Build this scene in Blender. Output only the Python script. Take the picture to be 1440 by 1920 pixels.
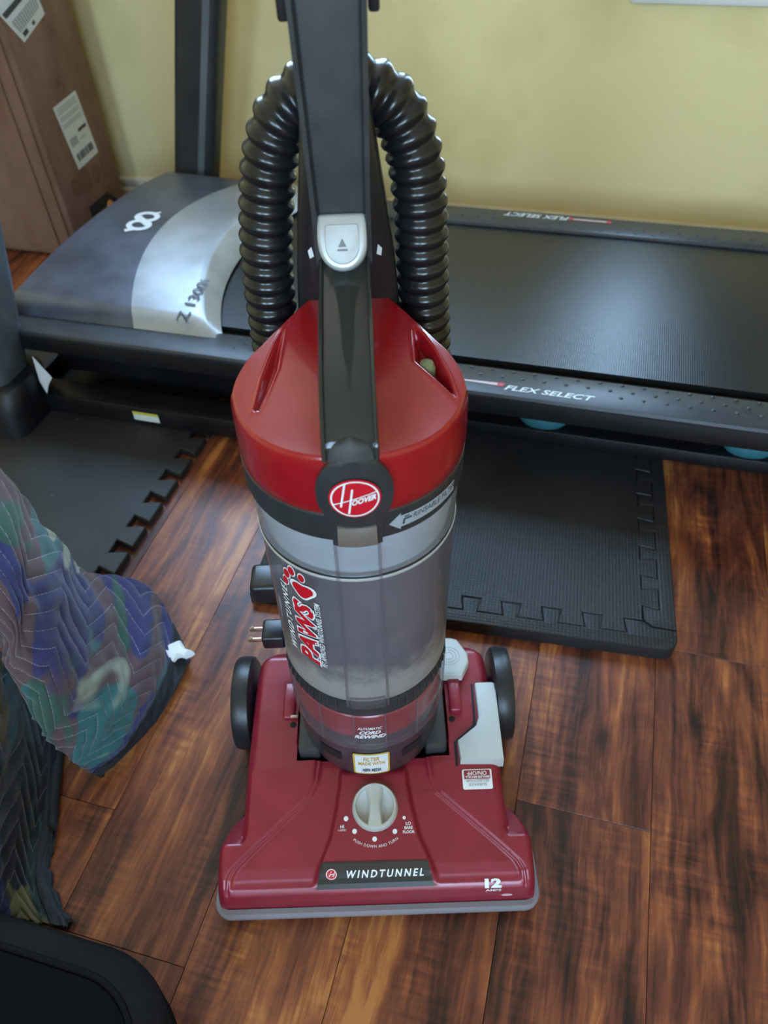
import bpy, bmesh, math, random
from mathutils import Vector, Matrix, noise
random.seed(7)
for o in list(bpy.data.objects): bpy.data.objects.remove(o)
SC = bpy.context.scene
COL = SC.collection
PI = math.pi
# ------------------------------------------------------------------ camera
RX = (0.96547567, 0.16401119, -0.20237849)      # world axes seen from the camera (right, down, forward)
RY = (0.25815707, -0.706244, 0.65922253)
RZ = (-0.03480872, -0.68870875, -0.72420205)
CAM_H, FPX = 0.93, 1430.0
right = Vector((RX[0], RY[0], RZ[0])); down = Vector((RX[1], RY[1], RZ[1])); fwd = Vector((RX[2], RY[2], RZ[2]))
cd = bpy.data.cameras.new('camera'); cam = bpy.data.objects.new('camera', cd); COL.objects.link(cam)
m3 = Matrix((right, -down, -fwd)).transposed()
cam.matrix_world = Matrix.Translation((0, 0, CAM_H)) @ m3.to_4x4()
cd.sensor_fit = 'VERTICAL'; cd.sensor_height = 36; cd.lens = FPX / 1920 * 36
cd.clip_start = 0.02; cd.clip_end = 60
cd.dof.use_dof = True; cd.dof.focus_distance = 0.72; cd.dof.aperture_fstop = 7.0
SC.camera = cam

def at(px, py, X=None, Y=None, Z=None):
    """the point of the scene on a plane of constant X, Y or Z that a pixel of the photograph shows"""
    d = right * (px - 720) + down * (py - 960) + fwd * FPX
    if X is not None: t = X / d.x
    elif Y is not None: t = Y / d.y
    else: t = (Z - CAM_H) / d.z
    return Vector((0, 0, CAM_H)) + d * t

# ------------------------------------------------------------------ world and exposure
SC.view_settings.view_transform = 'Standard'; SC.view_settings.look = 'None'
SC.view_settings.exposure = 0.0; SC.view_settings.gamma = 1.0; SC.view_settings.use_curve_mapping = False
W = bpy.data.worlds.new('sky'); SC.world = W; W.use_nodes = True
wn = W.node_tree.nodes; wl = W.node_tree.links
bg = wn['Background']; bg.inputs['Strength'].default_value = 27.0
tc = wn.new('ShaderNodeTexCoord'); sx = wn.new('ShaderNodeSeparateXYZ'); cr = wn.new('ShaderNodeValToRGB')
wl.new(tc.outputs['Generated'], sx.inputs[0]); wl.new(sx.outputs['Z'], cr.inputs[0]); wl.new(cr.outputs[0], bg.inputs['Color'])
cr.color_ramp.elements[0].position = 0.0; cr.color_ramp.elements[0].color = (.36, .37, .37, 1)
cr.color_ramp.elements[1].position = 0.06; cr.color_ramp.elements[1].color = (.55, .78, 1.0, 1)
e = cr.color_ramp.elements.new(1.0); e.color = (.36, .61, 1.0, 1)

# room: back wall at Y=WY, windows as (x0, x1, z0, z1)
WX0, WX1, WY0, WY, CEIL = -2.1, 2.2, -2.2, 1.90, 2.45
WIN_BACK = [(-1.80, -0.24, 1.00, 2.10), (0.0, 0.62, 0.500, 2.05)]
WIN_FRONT = [(-0.75, -0.10, 0.95, 2.1), (0.30, 1.45, 0.95, 2.1)]
def portal(x0, x1, z0, z1, y, facing):
    l = bpy.data.lights.new('window_light', 'AREA'); l.shape = 'RECTANGLE'; l.size = x1 - x0; l.size_y = z1 - z0
    l.cycles.is_portal = True
    o = bpy.data.objects.new('window_light', l); COL.objects.link(o); o.location = ((x0 + x1) / 2, y, (z0 + z1) / 2)
    o.rotation_euler = (-PI / 2 if facing < 0 else PI / 2, 0, 0)
for w in WIN_BACK: portal(*w, WY + 0.10, -1)
for w in WIN_FRONT: portal(*w, WY0 - 0.10, 1)
SC.cycles.max_bounces = 10; SC.cycles.transparent_max_bounces = 16; SC.cycles.caustics_reflective = False; SC.cycles.caustics_refractive = False
SC.cycles.sample_clamp_indirect = 6.0

# ------------------------------------------------------------------ materials
MATS = {}
def srgb(r, g, b):
    f = lambda c: (c / 255 / 12.92) if c <= 10 else ((c / 255 + .055) / 1.055) ** 2.4
    return (f(r), f(g), f(b), 1)
def mat(name, col, rough=.5, metal=0.0, coat=0.0, spec=.5, var=0.0, vscale=40, bump=0.0, bscale=300, trans=0.0, alpha=1.0):
    if name in MATS: return MATS[name]
    m = bpy.data.materials.new(name); m.use_nodes = True; N = m.node_tree.nodes; L = m.node_tree.links
    p = N['Principled BSDF']; p.inputs['Base Color'].default_value = col if len(col) == 4 else (*col, 1)
    p.inputs['Roughness'].default_value = rough; p.inputs['Metallic'].default_value = metal
    p.inputs['Coat Weight'].default_value = coat; p.inputs['Coat Roughness'].default_value = .08
    p.inputs['Specular IOR Level'].default_value = spec
    if var or bump:
        t = N.new('ShaderNodeTexCoord')
    if var:
        n = N.new('ShaderNodeTexNoise'); n.inputs['Scale'].default_value = vscale; n.inputs['Detail'].default_value = 5
        L.new(t.outputs['Object'], n.inputs['Vector'])
        mx = N.new('ShaderNodeMix'); mx.data_type = 'RGBA'; mx.blend_type = 'MULTIPLY'; mx.inputs['Factor'].default_value = 1
        r = N.new('ShaderNodeMapRange'); r.inputs['From Min'].default_value = .3; r.inputs['From Max'].default_value = .7
        r.inputs['To Min'].default_value = 1 - var; r.inputs['To Max'].default_value = 1 + var
        L.new(n.outputs['Fac'], r.inputs['Value']); mx.inputs['A'].default_value = p.inputs['Base Color'].default_value
        L.new(r.outputs[0], mx.inputs['B']); L.new(mx.outputs['Result'], p.inputs['Base Color'])
        r2 = N.new('ShaderNodeMapRange'); r2.inputs['To Min'].default_value = rough * .8; r2.inputs['To Max'].default_value = min(1, rough * 1.25)
        L.new(n.outputs['Fac'], r2.inputs['Value']); L.new(r2.outputs[0], p.inputs['Roughness'])
    if bump:
        n2 = N.new('ShaderNodeTexNoise'); n2.inputs['Scale'].default_value = bscale; L.new(t.outputs['Object'], n2.inputs['Vector'])
        b = N.new('ShaderNodeBump'); b.inputs['Strength'].default_value = bump; b.inputs['Distance'].default_value = .001
        L.new(n2.outputs['Fac'], b.inputs['Height']); L.new(b.outputs[0], p.inputs['Normal'])
    MATS[name] = m
    return m
def clear_mat(name, tint, body, fac, rough=.08, dust=None):
    """thin clear plastic: tinted see-through mixed with a glossy body; dust = (z0, z1, strength) a film of dirt inside"""
    m = bpy.data.materials.new(name); m.use_nodes = True; N = m.node_tree.nodes; L = m.node_tree.links
    p = N['Principled BSDF']; p.inputs['Base Color'].default_value = body; p.inputs['Roughness'].default_value = rough
    tr = N.new('ShaderNodeBsdfTransparent'); tr.inputs['Color'].default_value = tint
    mx = N.new('ShaderNodeMixShader'); L.new(tr.outputs[0], mx.inputs[1]); L.new(p.outputs[0], mx.inputs[2])
    lw = N.new('ShaderNodeLayerWeight'); lw.inputs['Blend'].default_value = .35
    r = N.new('ShaderNodeMapRange'); r.inputs['To Min'].default_value = fac; r.inputs['To Max'].default_value = min(1, fac + .45)
    L.new(lw.outputs['Facing'], r.inputs['Value']); out = r.outputs[0]
    if dust:
        t = N.new('ShaderNodeTexCoord'); s = N.new('ShaderNodeSeparateXYZ'); L.new(t.outputs['Object'], s.inputs[0])
        n = N.new('ShaderNodeTexNoise'); n.inputs['Scale'].default_value = 15; n.inputs['Detail'].default_value = 9; n.inputs['Roughness'].default_value = .65
        L.new(t.outputs['Object'], n.inputs['Vector'])
        h = N.new('ShaderNodeMapRange'); h.inputs['From Min'].default_value = dust[1]; h.inputs['From Max'].default_value = dust[0]
        h.inputs['To Min'].default_value = -.75; h.inputs['To Max'].default_value = .35; L.new(s.outputs['Z'], h.inputs['Value'])
        a = N.new('ShaderNodeMath'); a.operation = 'ADD'; L.new(n.outputs['Fac'], a.inputs[0]); L.new(h.outputs[0], a.inputs[1])
        k = N.new('ShaderNodeMapRange'); k.inputs['From Min'].default_value = .46; k.inputs['From Max'].default_value = .70
        k.inputs['To Max'].default_value = dust[2]; L.new(a.outputs[0], k.inputs['Value'])
        d = N.new('ShaderNodeBsdfDiffuse'); d.inputs['Color'].default_value = srgb(160, 152, 146)
        mx2 = N.new('ShaderNodeMixShader'); L.new(k.outputs[0], mx2.inputs[0]); L.new(mx.outputs[0], mx2.inputs[1]); L.new(d.outputs[0], mx2.inputs[2])
        L.new(mx2.outputs[0], N['Material Output'].inputs[0])
    else:
        L.new(mx.outputs[0], N['Material Output'].inputs[0])
    L.new(out, mx.inputs[0])
    return m

# ------------------------------------------------------------------ mesh helpers
def tag(o, label=None, cat=None, group=None, kind=None):
    if label: o['label'] = label
    if cat: o['category'] = cat
    if group: o['group'] = group
    if kind: o['kind'] = kind
    return o
def empty(name, loc=(0, 0, 0), rz=0.0):
    o = bpy.data.objects.new(name, None); COL.objects.link(o); o.location = loc; o.rotation_euler = (0, 0, rz); o.empty_display_size = .1
    return o
def link(name, me, m=None, parent=None, smooth=True, angle=40):
    if m is not None: me.materials.append(m)
    if smooth:
        me.shade_smooth(); me.set_sharp_from_angle(angle=math.radians(angle))
    o = bpy.data.objects.new(name, me); COL.objects.link(o)
    if parent: o.parent = parent
    return o
def obj(name, verts, faces, m=None, parent=None, smooth=True, angle=40, fix=True):
    me = bpy.data.meshes.new(name); me.from_pydata([tuple(v) for v in verts], [], faces); me.update()
    if fix:
        bm = bmesh.new(); bm.from_mesh(me); bmesh.ops.recalc_face_normals(bm, faces=bm.faces); bm.to_mesh(me); bm.free()
    return link(name, me, m, parent, smooth, angle)
def obj_bm(name, bm, m=None, parent=None, smooth=True, angle=40):
    bmesh.ops.recalc_face_normals(bm, faces=bm.faces)
    me = bpy.data.meshes.new(name); bm.to_mesh(me); bm.free()
    return link(name, me, m, parent, smooth, angle)
def bm_box(bm, x0, x1, y0, y1, z0, z1, bev=0.0, seg=2, M=None):
    r = bmesh.ops.create_cube(bm, size=1.0); vs = r['verts']
    for v in vs: v.co = Vector((x0 + (v.co.x + .5) * (x1 - x0), y0 + (v.co.y + .5) * (y1 - y0), z0 + (v.co.z + .5) * (z1 - z0)))
    if bev:
        es = list({e for v in vs for e in v.link_edges})
        r = bmesh.ops.bevel(bm, geom=es, offset=bev, segments=seg, profile=.5, affect='EDGES'); vs = list({v for f in r['faces'] for v in f.verts} | {v for v in vs if v.is_valid})
    if M is not None:
        for v in vs: v.co = M @ v.co
    return vs
def box(name, x0, x1, y0, y1, z0, z1, m, parent=None, bev=.002, seg=2, M=None):
    bm = bmesh.new(); bm_box(bm, x0, x1, y0, y1, z0, z1, bev, seg, M); return obj_bm(name, bm, m, parent)
def loft(rings, closed=True, cap0=True, cap1=True):
    n = len(rings[0]); V = [Vector(p) for r in rings for p in r]; F = []
    for i in range(len(rings) - 1):
        for j in range(n if closed else n - 1):
            k = (j + 1) % n
            F.append((i * n + j, i * n + k, (i + 1) * n + k, (i + 1) * n + j))
    if cap0: F.append(tuple(range(n))[::-1])
    if cap1: F.append(tuple((len(rings) - 1) * n + j for j in range(n)))
    return V, F
def lathe(profile, seg=64, M=None, cap0=True, cap1=True):
    """profile: (r, z) list around the Z axis"""
    rings = [[Vector((r * math.cos(2 * PI * j / seg), r * math.sin(2 * PI * j / seg), z)) for j in range(seg)] for r, z in profile]
    V, F = loft(rings, True, cap0, cap1)
    if M is not None: V = [M @ v for v in V]
    return V, F
def prism(poly, z0, z1, bev=0.0, seg=2, M=None):
    bm = bmesh.new(); vs = [bm.verts.new((x, y, z0)) for x, y in poly]; f = bm.faces.new(vs)
    r = bmesh.ops.extrude_face_region(bm, geom=[f]); nv = [g for g in r['geom'] if isinstance(g, bmesh.types.BMVert)]
    for v in nv: v.co.z = z1
    if bev:
        tops = [e for e in bm.edges if all(v in nv for v in e.verts)]
        bmesh.ops.bevel(bm, geom=tops, offset=bev, segments=seg, profile=.5, affect='EDGES')
    if M is not None:
        for v in bm.verts: v.co = M @ v.co
    return bm
def catmull(P, n):
    P = [Vector(p) for p in P]; out = []
    for i in range(len(P) - 1):
        a = P[max(i - 1, 0)]; b = P[i]; c = P[i + 1]; d = P[min(i + 2, len(P) - 1)]
        for k in range(n):
            t = k / n
            out.append(.5 * ((2 * b) + (c - a) * t + (2 * a - 5 * b + 4 * c - d) * t * t + (3 * b - 3 * c + d - a) * t ** 3))
    out.append(P[-1]); return out
def frames(path, up=Vector((0, 0, 1))):
    fr = []
    N = None
    for i, p in enumerate(path):
        t = (path[min(i + 1, len(path) - 1)] - path[max(i - 1, 0)]).normalized()
        if N is None:
            N = up.cross(t)
            if N.length < 1e-4: N = Vector((1, 0, 0)).cross(t)
        N = (N - t * N.dot(t)).normalized(); fr.append((t, N, t.cross(N)))
    return fr
def tube(path, r, seg=10, cap=True, closed=False):
    path = [Vector(p) for p in path]; rr = r if callable(r) else (lambda i: r)
    fr = frames(path); rings = []
    for i, p in enumerate(path):
        t, n, b = fr[i]; q = rr(i)
        rings.append([p + n * (q * math.cos(2 * PI * j / seg)) + b * (q * math.sin(2 * PI * j / seg)) for j in range(seg)])
    if closed: rings.append(rings[0])
    return loft(rings, True, cap and not closed, cap and not closed)
def resample(path, step):
    path = [Vector(p) for p in path]; out = [path[0]]; acc = 0.0
    for a, b in zip(path, path[1:]):
        d = (b - a).length; pos = step - acc
        while pos <= d and d > 0: out.append(a.lerp(b, pos / d)); pos += step
        acc = (acc + d) % step if d else acc
        acc = d - (pos - step) if pos - step <= d else acc
    return out
def interp(x, pts):
    if x <= pts[0][0]: return pts[0][1]
    for (a, b), (c, d) in zip(pts, pts[1:]):
        if x <= c: return b + (d - b) * (x - a) / (c - a)
    return pts[-1][1]
def sstep(a, b, x):
    t = max(0.0, min(1.0, (x - a) / (b - a))); return t * t * (3 - 2 * t)
def txt(s, size, fn, name, m, parent, shear=0.0, bold=0.0, align='CENTER', space=1.0, cut=0.0, wx=1.0, fit=None, high=None):
    """lettering as a thin mesh: the flat text (x right, y up) is laid on a surface by fn(x, y)"""
    c = bpy.data.curves.new('lettering', 'FONT'); c.body = s; c.size = size; c.shear = shear; c.offset = bold; c.align_x = align
    c.align_y = 'CENTER'; c.space_character = space; c.resolution_u = 3
    o = bpy.data.objects.new('lettering', c); COL.objects.link(o)
    dg = bpy.context.evaluated_depsgraph_get(); me = bpy.data.meshes.new_from_object(o.evaluated_get(dg))
    bpy.data.objects.remove(o); bpy.data.curves.remove(c)
    if fit:
        xs = [v.co.x for v in me.vertices]; ys = [v.co.y for v in me.vertices]; wx = 1.0
        kx = fit / (max(xs) - min(xs)); ky = high / (max(ys) - min(ys)) if high else 1.0
        cx_, cy_ = (max(xs) + min(xs)) / 2, (max(ys) + min(ys)) / 2
        for v in me.vertices: v.co.x = (v.co.x - cx_) * kx; v.co.y = (v.co.y - cy_) * ky
    if cut:
        bm = bmesh.new(); bm.from_mesh(me)
        xs = [v.co.x for v in bm.verts]; x = min(xs) + cut
        while x < max(xs):
            bmesh.ops.bisect_plane(bm, geom=bm.verts[:] + bm.edges[:] + bm.faces[:], plane_co=(x, 0, 0), plane_no=(1, 0, 0)); x += cut
        bm.to_mesh(me); bm.free()
    for v in me.vertices: v.co = Vector(fn(v.co.x * wx, v.co.y))
    me.name = name
    return link(name, me, m, parent, smooth=False)
def patch(poly, fn, name, m, parent, cut=.004, thick=None):
    """a flat print or sticker: polygon in (x, y) cut fine and laid on a surface by fn"""
    bm = bmesh.new(); vs = [bm.verts.new((x, y, 0)) for x, y in poly]; bm.faces.new(vs)
    for ax in (0, 1):
        lo = min(p[ax] for p in poly); hi = max(p[ax] for p in poly); x = lo + cut
        no = (1, 0, 0) if ax == 0 else (0, 1, 0)
        while x < hi - 1e-6:
            co = (x, 0, 0) if ax == 0 else (0, x, 0)
            bmesh.ops.bisect_plane(bm, geom=bm.verts[:] + bm.edges[:] + bm.faces[:], plane_co=co, plane_no=no); x += cut
    for v in bm.verts: v.co = Vector(fn(v.co.x, v.co.y))
    return obj_bm(name, bm, m, parent, smooth=False)
def rrect(w, h, r, n=5):
    P = []
    for cx, cy, a0 in ((w / 2 - r, h / 2 - r, 0), (-w / 2 + r, h / 2 - r, 90), (-w / 2 + r, -h / 2 + r, 180), (w / 2 - r, -h / 2 + r, 270)):
        for k in range(n + 1):
            a = math.radians(a0 + 90 * k / n); P.append((cx + r * math.cos(a), cy + r * math.sin(a)))
    return P
def disc(r, n=24, ry=None): return [(r * math.cos(2 * PI * k / n), (ry or r) * math.sin(2 * PI * k / n)) for k in range(n)]

# ------------------------------------------------------------------ setting
def wall_mat():
    m = bpy.data.materials.new('yellow_wall_paint'); m.use_nodes = True; N = m.node_tree.nodes; L = m.node_tree.links
    p = N['Principled BSDF']; p.inputs['Roughness'].default_value = .62
    t = N.new('ShaderNodeTexCoord'); n = N.new('ShaderNodeTexNoise'); n.inputs['Scale'].default_value = 2.6; n.inputs['Detail'].default_value = 6
    L.new(t.outputs['Object'], n.inputs['Vector'])
    r = N.new('ShaderNodeValToRGB'); r.color_ramp.elements[0].position = .28; r.color_ramp.elements[0].color = srgb(212, 194, 132)
    r.color_ramp.elements[1].position = .52; r.color_ramp.elements[1].color = srgb(240, 222, 166)
    L.new(n.outputs['Fac'], r.inputs[0]); L.new(r.outputs[0], p.inputs['Base Color'])
    n2 = N.new('ShaderNodeTexNoise'); n2.inputs['Scale'].default_value = 160; L.new(t.outputs['Object'], n2.inputs['Vector'])
    b = N.new('ShaderNodeBump'); b.inputs['Strength'].default_value = .25; b.inputs['Distance'].default_value = .002
    L.new(n2.outputs['Fac'], b.inputs['Height']); L.new(b.outputs[0], p.inputs['Normal'])
    return m
M_WALL = wall_mat()
M_WHITE = mat('white_trim_paint', srgb(226, 226, 222), .4, var=.04, vscale=8)
M_BASEB = mat('off_white_baseboard_paint', srgb(214, 206, 190), .45, var=.10, vscale=14)
M_CEIL = mat('ceiling_paint', srgb(236, 234, 226), .8)
M_GLASS = clear_mat('window_glass', (.96, .98, .98, 1), (.8, .85, .9, 1), .02, .02)

def wall_with_windows(name, y0, y1, wins):
    bm = bmesh.new(); x = WX0
    for (a, b, z0, z1) in sorted(wins):
        bm_box(bm, x, a, y0, y1, -.03, CEIL); bm_box(bm, a, b, y0, y1, -.03, z0); bm_box(bm, a, b, y0, y1, z1, CEIL); x = b
    bm_box(bm, x, WX1, y0, y1, -.03, CEIL)
    return tag(obj_bm(name, bm, M_WALL, smooth=False), kind='structure')
wall_with_windows('wall_back', WY, WY + .14, WIN_BACK)
wall_with_windows('wall_front', WY0 - .14, WY0, WIN_FRONT)
for nm, a, b in (('wall_left', WX0 - .1, WX0), ('wall_right', WX1, WX1 + .1)):
    tag(box(nm, a, b, WY0 - .14, WY + .14, -.03, CEIL, M_WALL, bev=0), kind='structure')
tag(box('ceiling', WX0 - .1, WX1 + .1, WY0 - .14, WY + .14, CEIL, CEIL + .05, M_CEIL, bev=0), kind='structure')
wi = 0
for wins, yi, yo, s in ((WIN_BACK, WY, WY + .14, 1), (WIN_FRONT, WY0, WY0 - .14, -1)):
    for (a, b, z0, z1) in wins:
        wi += 1
        r = empty('window_%d' % wi, ((a + b) / 2, yi, z0)); tag(r, kind='structure')
        def wb(nm, x0, x1, ya, yb, za, zb, m, bev=.002):
            cx = (a + b) / 2
            return box(nm, x0 - cx, x1 - cx, min(ya, yb) - yi, max(ya, yb) - yi, za - z0, zb - z0, m, r, bev)
        ym = yi + s * .07; f = .045
        wb('window_frame', a, a + f, ym - .02, ym + .02, z0, z1, M_WHITE); wb('window_frame', b - f, b, ym - .02, ym + .02, z0, z1, M_WHITE)
        wb('window_frame', a + f, b - f, ym - .02, ym + .02, z0, z0 + f, M_WHITE); wb('window_frame', a + f, b - f, ym - .02, ym + .02, z1 - f, z1, M_WHITE)
        zc = (z0 + z1) / 2
        wb('sash_bar', a + f, b - f, ym - .018, ym + .018, zc - .02, zc + .02, M_WHITE)
        wb('pane', a + f, b - f, ym - .002, ym + .002, z0 + f, zc - .02, M_GLASS, 0); wb('pane', a + f, b - f, ym - .002, ym + .002, zc + .02, z1 - f, M_GLASS, 0)
        wb('window_sill', a - .0, b + .0, yi - s * .012, ym - s * .02, z0, z0 + .02, M_WHITE, .003)
        if s > 0 and a > -.5:      # unseen panel added to narrow this window's glow on the belt
            bm = bmesh.new(); n = 40; rows_ = []
            for zz in (z0 + .03, z1 - .01):
                rows_.append([Vector((.17 + (b - .17) * k / n - (a + b) / 2, .030 + .010 * math.sin(k * 1.1), zz - z0)) for k in range(n + 1)] + [Vector((.17 + (b - .17) * k / n - (a + b) / 2, .034 + .010 * math.sin(k * 1.1), zz - z0)) for k in range(n, -1, -1)])
            V, F = loft(rows_, True); obj('glow_blocker', V, F, mat('grey_blocker_cloth', (.10, .10, .11), .9), r, angle=80)
# baseboard in two steps
bm = bmesh.new(); V = []
prof = [(0, .0), (-.016, .0), (-.016, .018), (-.007, .023), (-.007, .028), (-.012, .033), (-.011, .045), (-.006, .050), (0, .050)]
Vv, Ff = loft([[Vector((x, WY + y, z)) for y, z in prof] for x in (WX0, WX1)], True)
tag(obj('baseboard_back', Vv, Ff, M_BASEB, smooth=False), kind='structure')

for nm, sx_ in (('baseboard_left', 1), ('baseboard_right', -1)):
    xw = WX0 if sx_ > 0 else WX1
    Vv, Ff = loft([[Vector((xw - sx_ * y, yy, z)) for y, z in prof] for yy in (WY0, WY - .016)], True)
    tag(obj(nm, Vv, Ff, M_BASEB, smooth=False), kind='structure')
# floor planks
def wood_mat():
    m = bpy.data.materials.new('laminate_plank'); m.use_nodes = True; N = m.node_tree.nodes; L = m.node_tree.links
    p = N['Principled BSDF']; p.inputs['Specular IOR Level'].default_value = .36
    t = N.new('ShaderNodeTexCoord'); oi = N.new('ShaderNodeObjectInfo')
    def math_(op, a, b=None):
        k = N.new('ShaderNodeMath'); k.operation = op
        for i, v in enumerate((a, b)):
            if v is None: continue
            if isinstance(v, (int, float)): k.inputs[i].default_value = v
            else: L.new(v, k.inputs[i])
        return k.outputs[0]
    s = N.new('ShaderNodeSeparateXYZ'); L.new(t.outputs['Object'], s.inputs[0])
    off = math_('MULTIPLY', oi.outputs['Random'], 73.0)
    def coord(kx, ky, seed, wob=None):
        c = N.new('ShaderNodeCombineXYZ')
        xx = s.outputs['X'] if wob is None else math_('ADD', s.outputs['X'], wob)
        L.new(math_('MULTIPLY', xx, kx), c.inputs[0]); L.new(math_('MULTIPLY', s.outputs['Y'], ky), c.inputs[1])
        L.new(math_('ADD', off, seed), c.inputs[2]); return c.outputs[0]
    def noise_(co, det=4, rough=.55, dist=0.0):
        n = N.new('ShaderNodeTexNoise'); n.inputs['Scale'].default_value = 1; n.inputs['Detail'].default_value = det
        n.inputs['Roughness'].default_value = rough; n.inputs['Distortion'].default_value = dist; L.new(co, n.inputs['Vector']); return n.outputs['Fac']
    wob = math_('MULTIPLY', math_('SUBTRACT', noise_(coord(9, 7, 3.1)), .5), .022)
    broad = noise_(coord(24, 3.4, 0.0, wob), 4, .6, .9)       # bands of heartwood
    grain = noise_(coord(170, 6.5, 11.0, wob), 5, .65, .3)     # fine streaks
    saw = noise_(coord(14, 130, 21.0), 2, .6)                 # cross saw marks
    sawm = noise_(coord(16, 7, 31.0), 2, .5)                  # where the saw marks show
    strip = N.new('ShaderNodeTexWhiteNoise'); strip.noise_dimensions = '2D'
    cc = N.new('ShaderNodeCombineXYZ'); L.new(math_('FLOOR', math_('MULTIPLY', s.outputs['X'], 17.5)), cc.inputs[0]); L.new(off, cc.inputs[1]); L.new(cc.outputs[0], strip.inputs['Vector'])
    v = math_('ADD', math_('MULTIPLY', broad, 1.12), math_('MULTIPLY', grain, .46))
    sm = math_('MULTIPLY', math_('SUBTRACT', saw, .5), math_('MULTIPLY', math_('MAXIMUM', math_('SUBTRACT', sawm, .44), 0.0), 2.0))
    v = math_('ADD', v, sm)
    v = math_('SUBTRACT', v, .075)
    v = math_('ADD', v, math_('MULTIPLY', math_('SUBTRACT', noise_(coord(13, 6, 51.0, wob), 4, .65, 1.2), .5), .42))
    v = math_('ADD', v, math_('MULTIPLY', math_('SUBTRACT', strip.outputs['Value'], .5), .12))
    v = math_('ADD', v, math_('MULTIPLY', math_('SUBTRACT', oi.outputs['Random'], .5), .08))
    r = N.new('ShaderNodeValToRGB'); E = r.color_ramp.elements
    E[0].position = .42; E[0].color = (.018, .010, .009, 1); E[1].position = .98; E[1].color = (.45, .175, .052, 1)
    for q, c in ((.53, (.050, .017, .011, 1)), (.64, (.108, .031, .019, 1)), (.74, (.178, .051, .025, 1)), (.85, (.275, .085, .032, 1))):
        k = E.new(q); k.color = c
    L.new(v, r.inputs[0]); L.new(r.outputs[0], p.inputs['Base Color'])
    rr = N.new('ShaderNodeMapRange'); rr.inputs['To Min'].default_value = .22; rr.inputs['To Max'].default_value = .42
    L.new(grain, rr.inputs['Value']); L.new(rr.outputs[0], p.inputs['Roughness'])
    hh = math_('ADD', math_('MULTIPLY', grain, .6), math_('MULTIPLY', noise_(coord(45, 3, 41.0, wob), 2), .9))
    b = N.new('ShaderNodeBump'); b.inputs['Strength'].default_value = .22; b.inputs['Distance'].default_value = .0015
    L.new(hh, b.inputs['Height']); L.new(b.outputs[0], p.inputs['Normal'])
    return m
M_WOOD = wood_mat()
M_GAP = mat('dark_joint', (.012, .008, .007), .8)
floor = tag(box('floor', WX0, WX1, WY0, WY, -.03, -.006, M_GAP, bev=0), kind='structure')
PW, PL = .16, 1.22
JOINT = {0: .411, 1: .679, -4: .277, -3: 1.36, -2: .95, -1: 1.25, 2: .73}
k0 = int(math.floor((WX0 - .0255) / PW)); k1 = int(math.ceil((WX1 - .0255) / PW))
for k in range(k0, k1):
    xa, xb = max(WX0, .0255 + k * PW), min(WX1, .0255 + (k + 1) * PW)
    if xb - xa < .01: continue
    j = JOINT.get(k, random.uniform(0, PL)); y = j - PL * math.ceil((j - WY0) / PL)
    while y < WY:
        ya, yb = max(WY0, y), min(WY, y + PL)
        if yb - ya > .01:
            g, c = .0003, .0003; xm, ym = (xa + xb) / 2, (ya + yb) / 2; hx, hy = (xb - xa) / 2 - g, (yb - ya) / 2 - g
            rg = [[(-hx, -hy, -.006), (hx, -hy, -.006), (hx, hy, -.006), (-hx, hy, -.006)], [(-hx, -hy, -c), (hx, -hy, -c), (hx, hy, -c), (-hx, hy, -c)],
                  [(-hx + c, -hy + c, 0), (hx - c, -hy + c, 0), (hx - c, hy - c, 0), (-hx + c, hy - c, 0)]]
            Vv, Ff = loft(rg, True, False, True)
            o = obj('plank', Vv, Ff, M_WOOD, floor, smooth=False); o.location = (xm, ym, 0)
        y += PL

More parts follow.
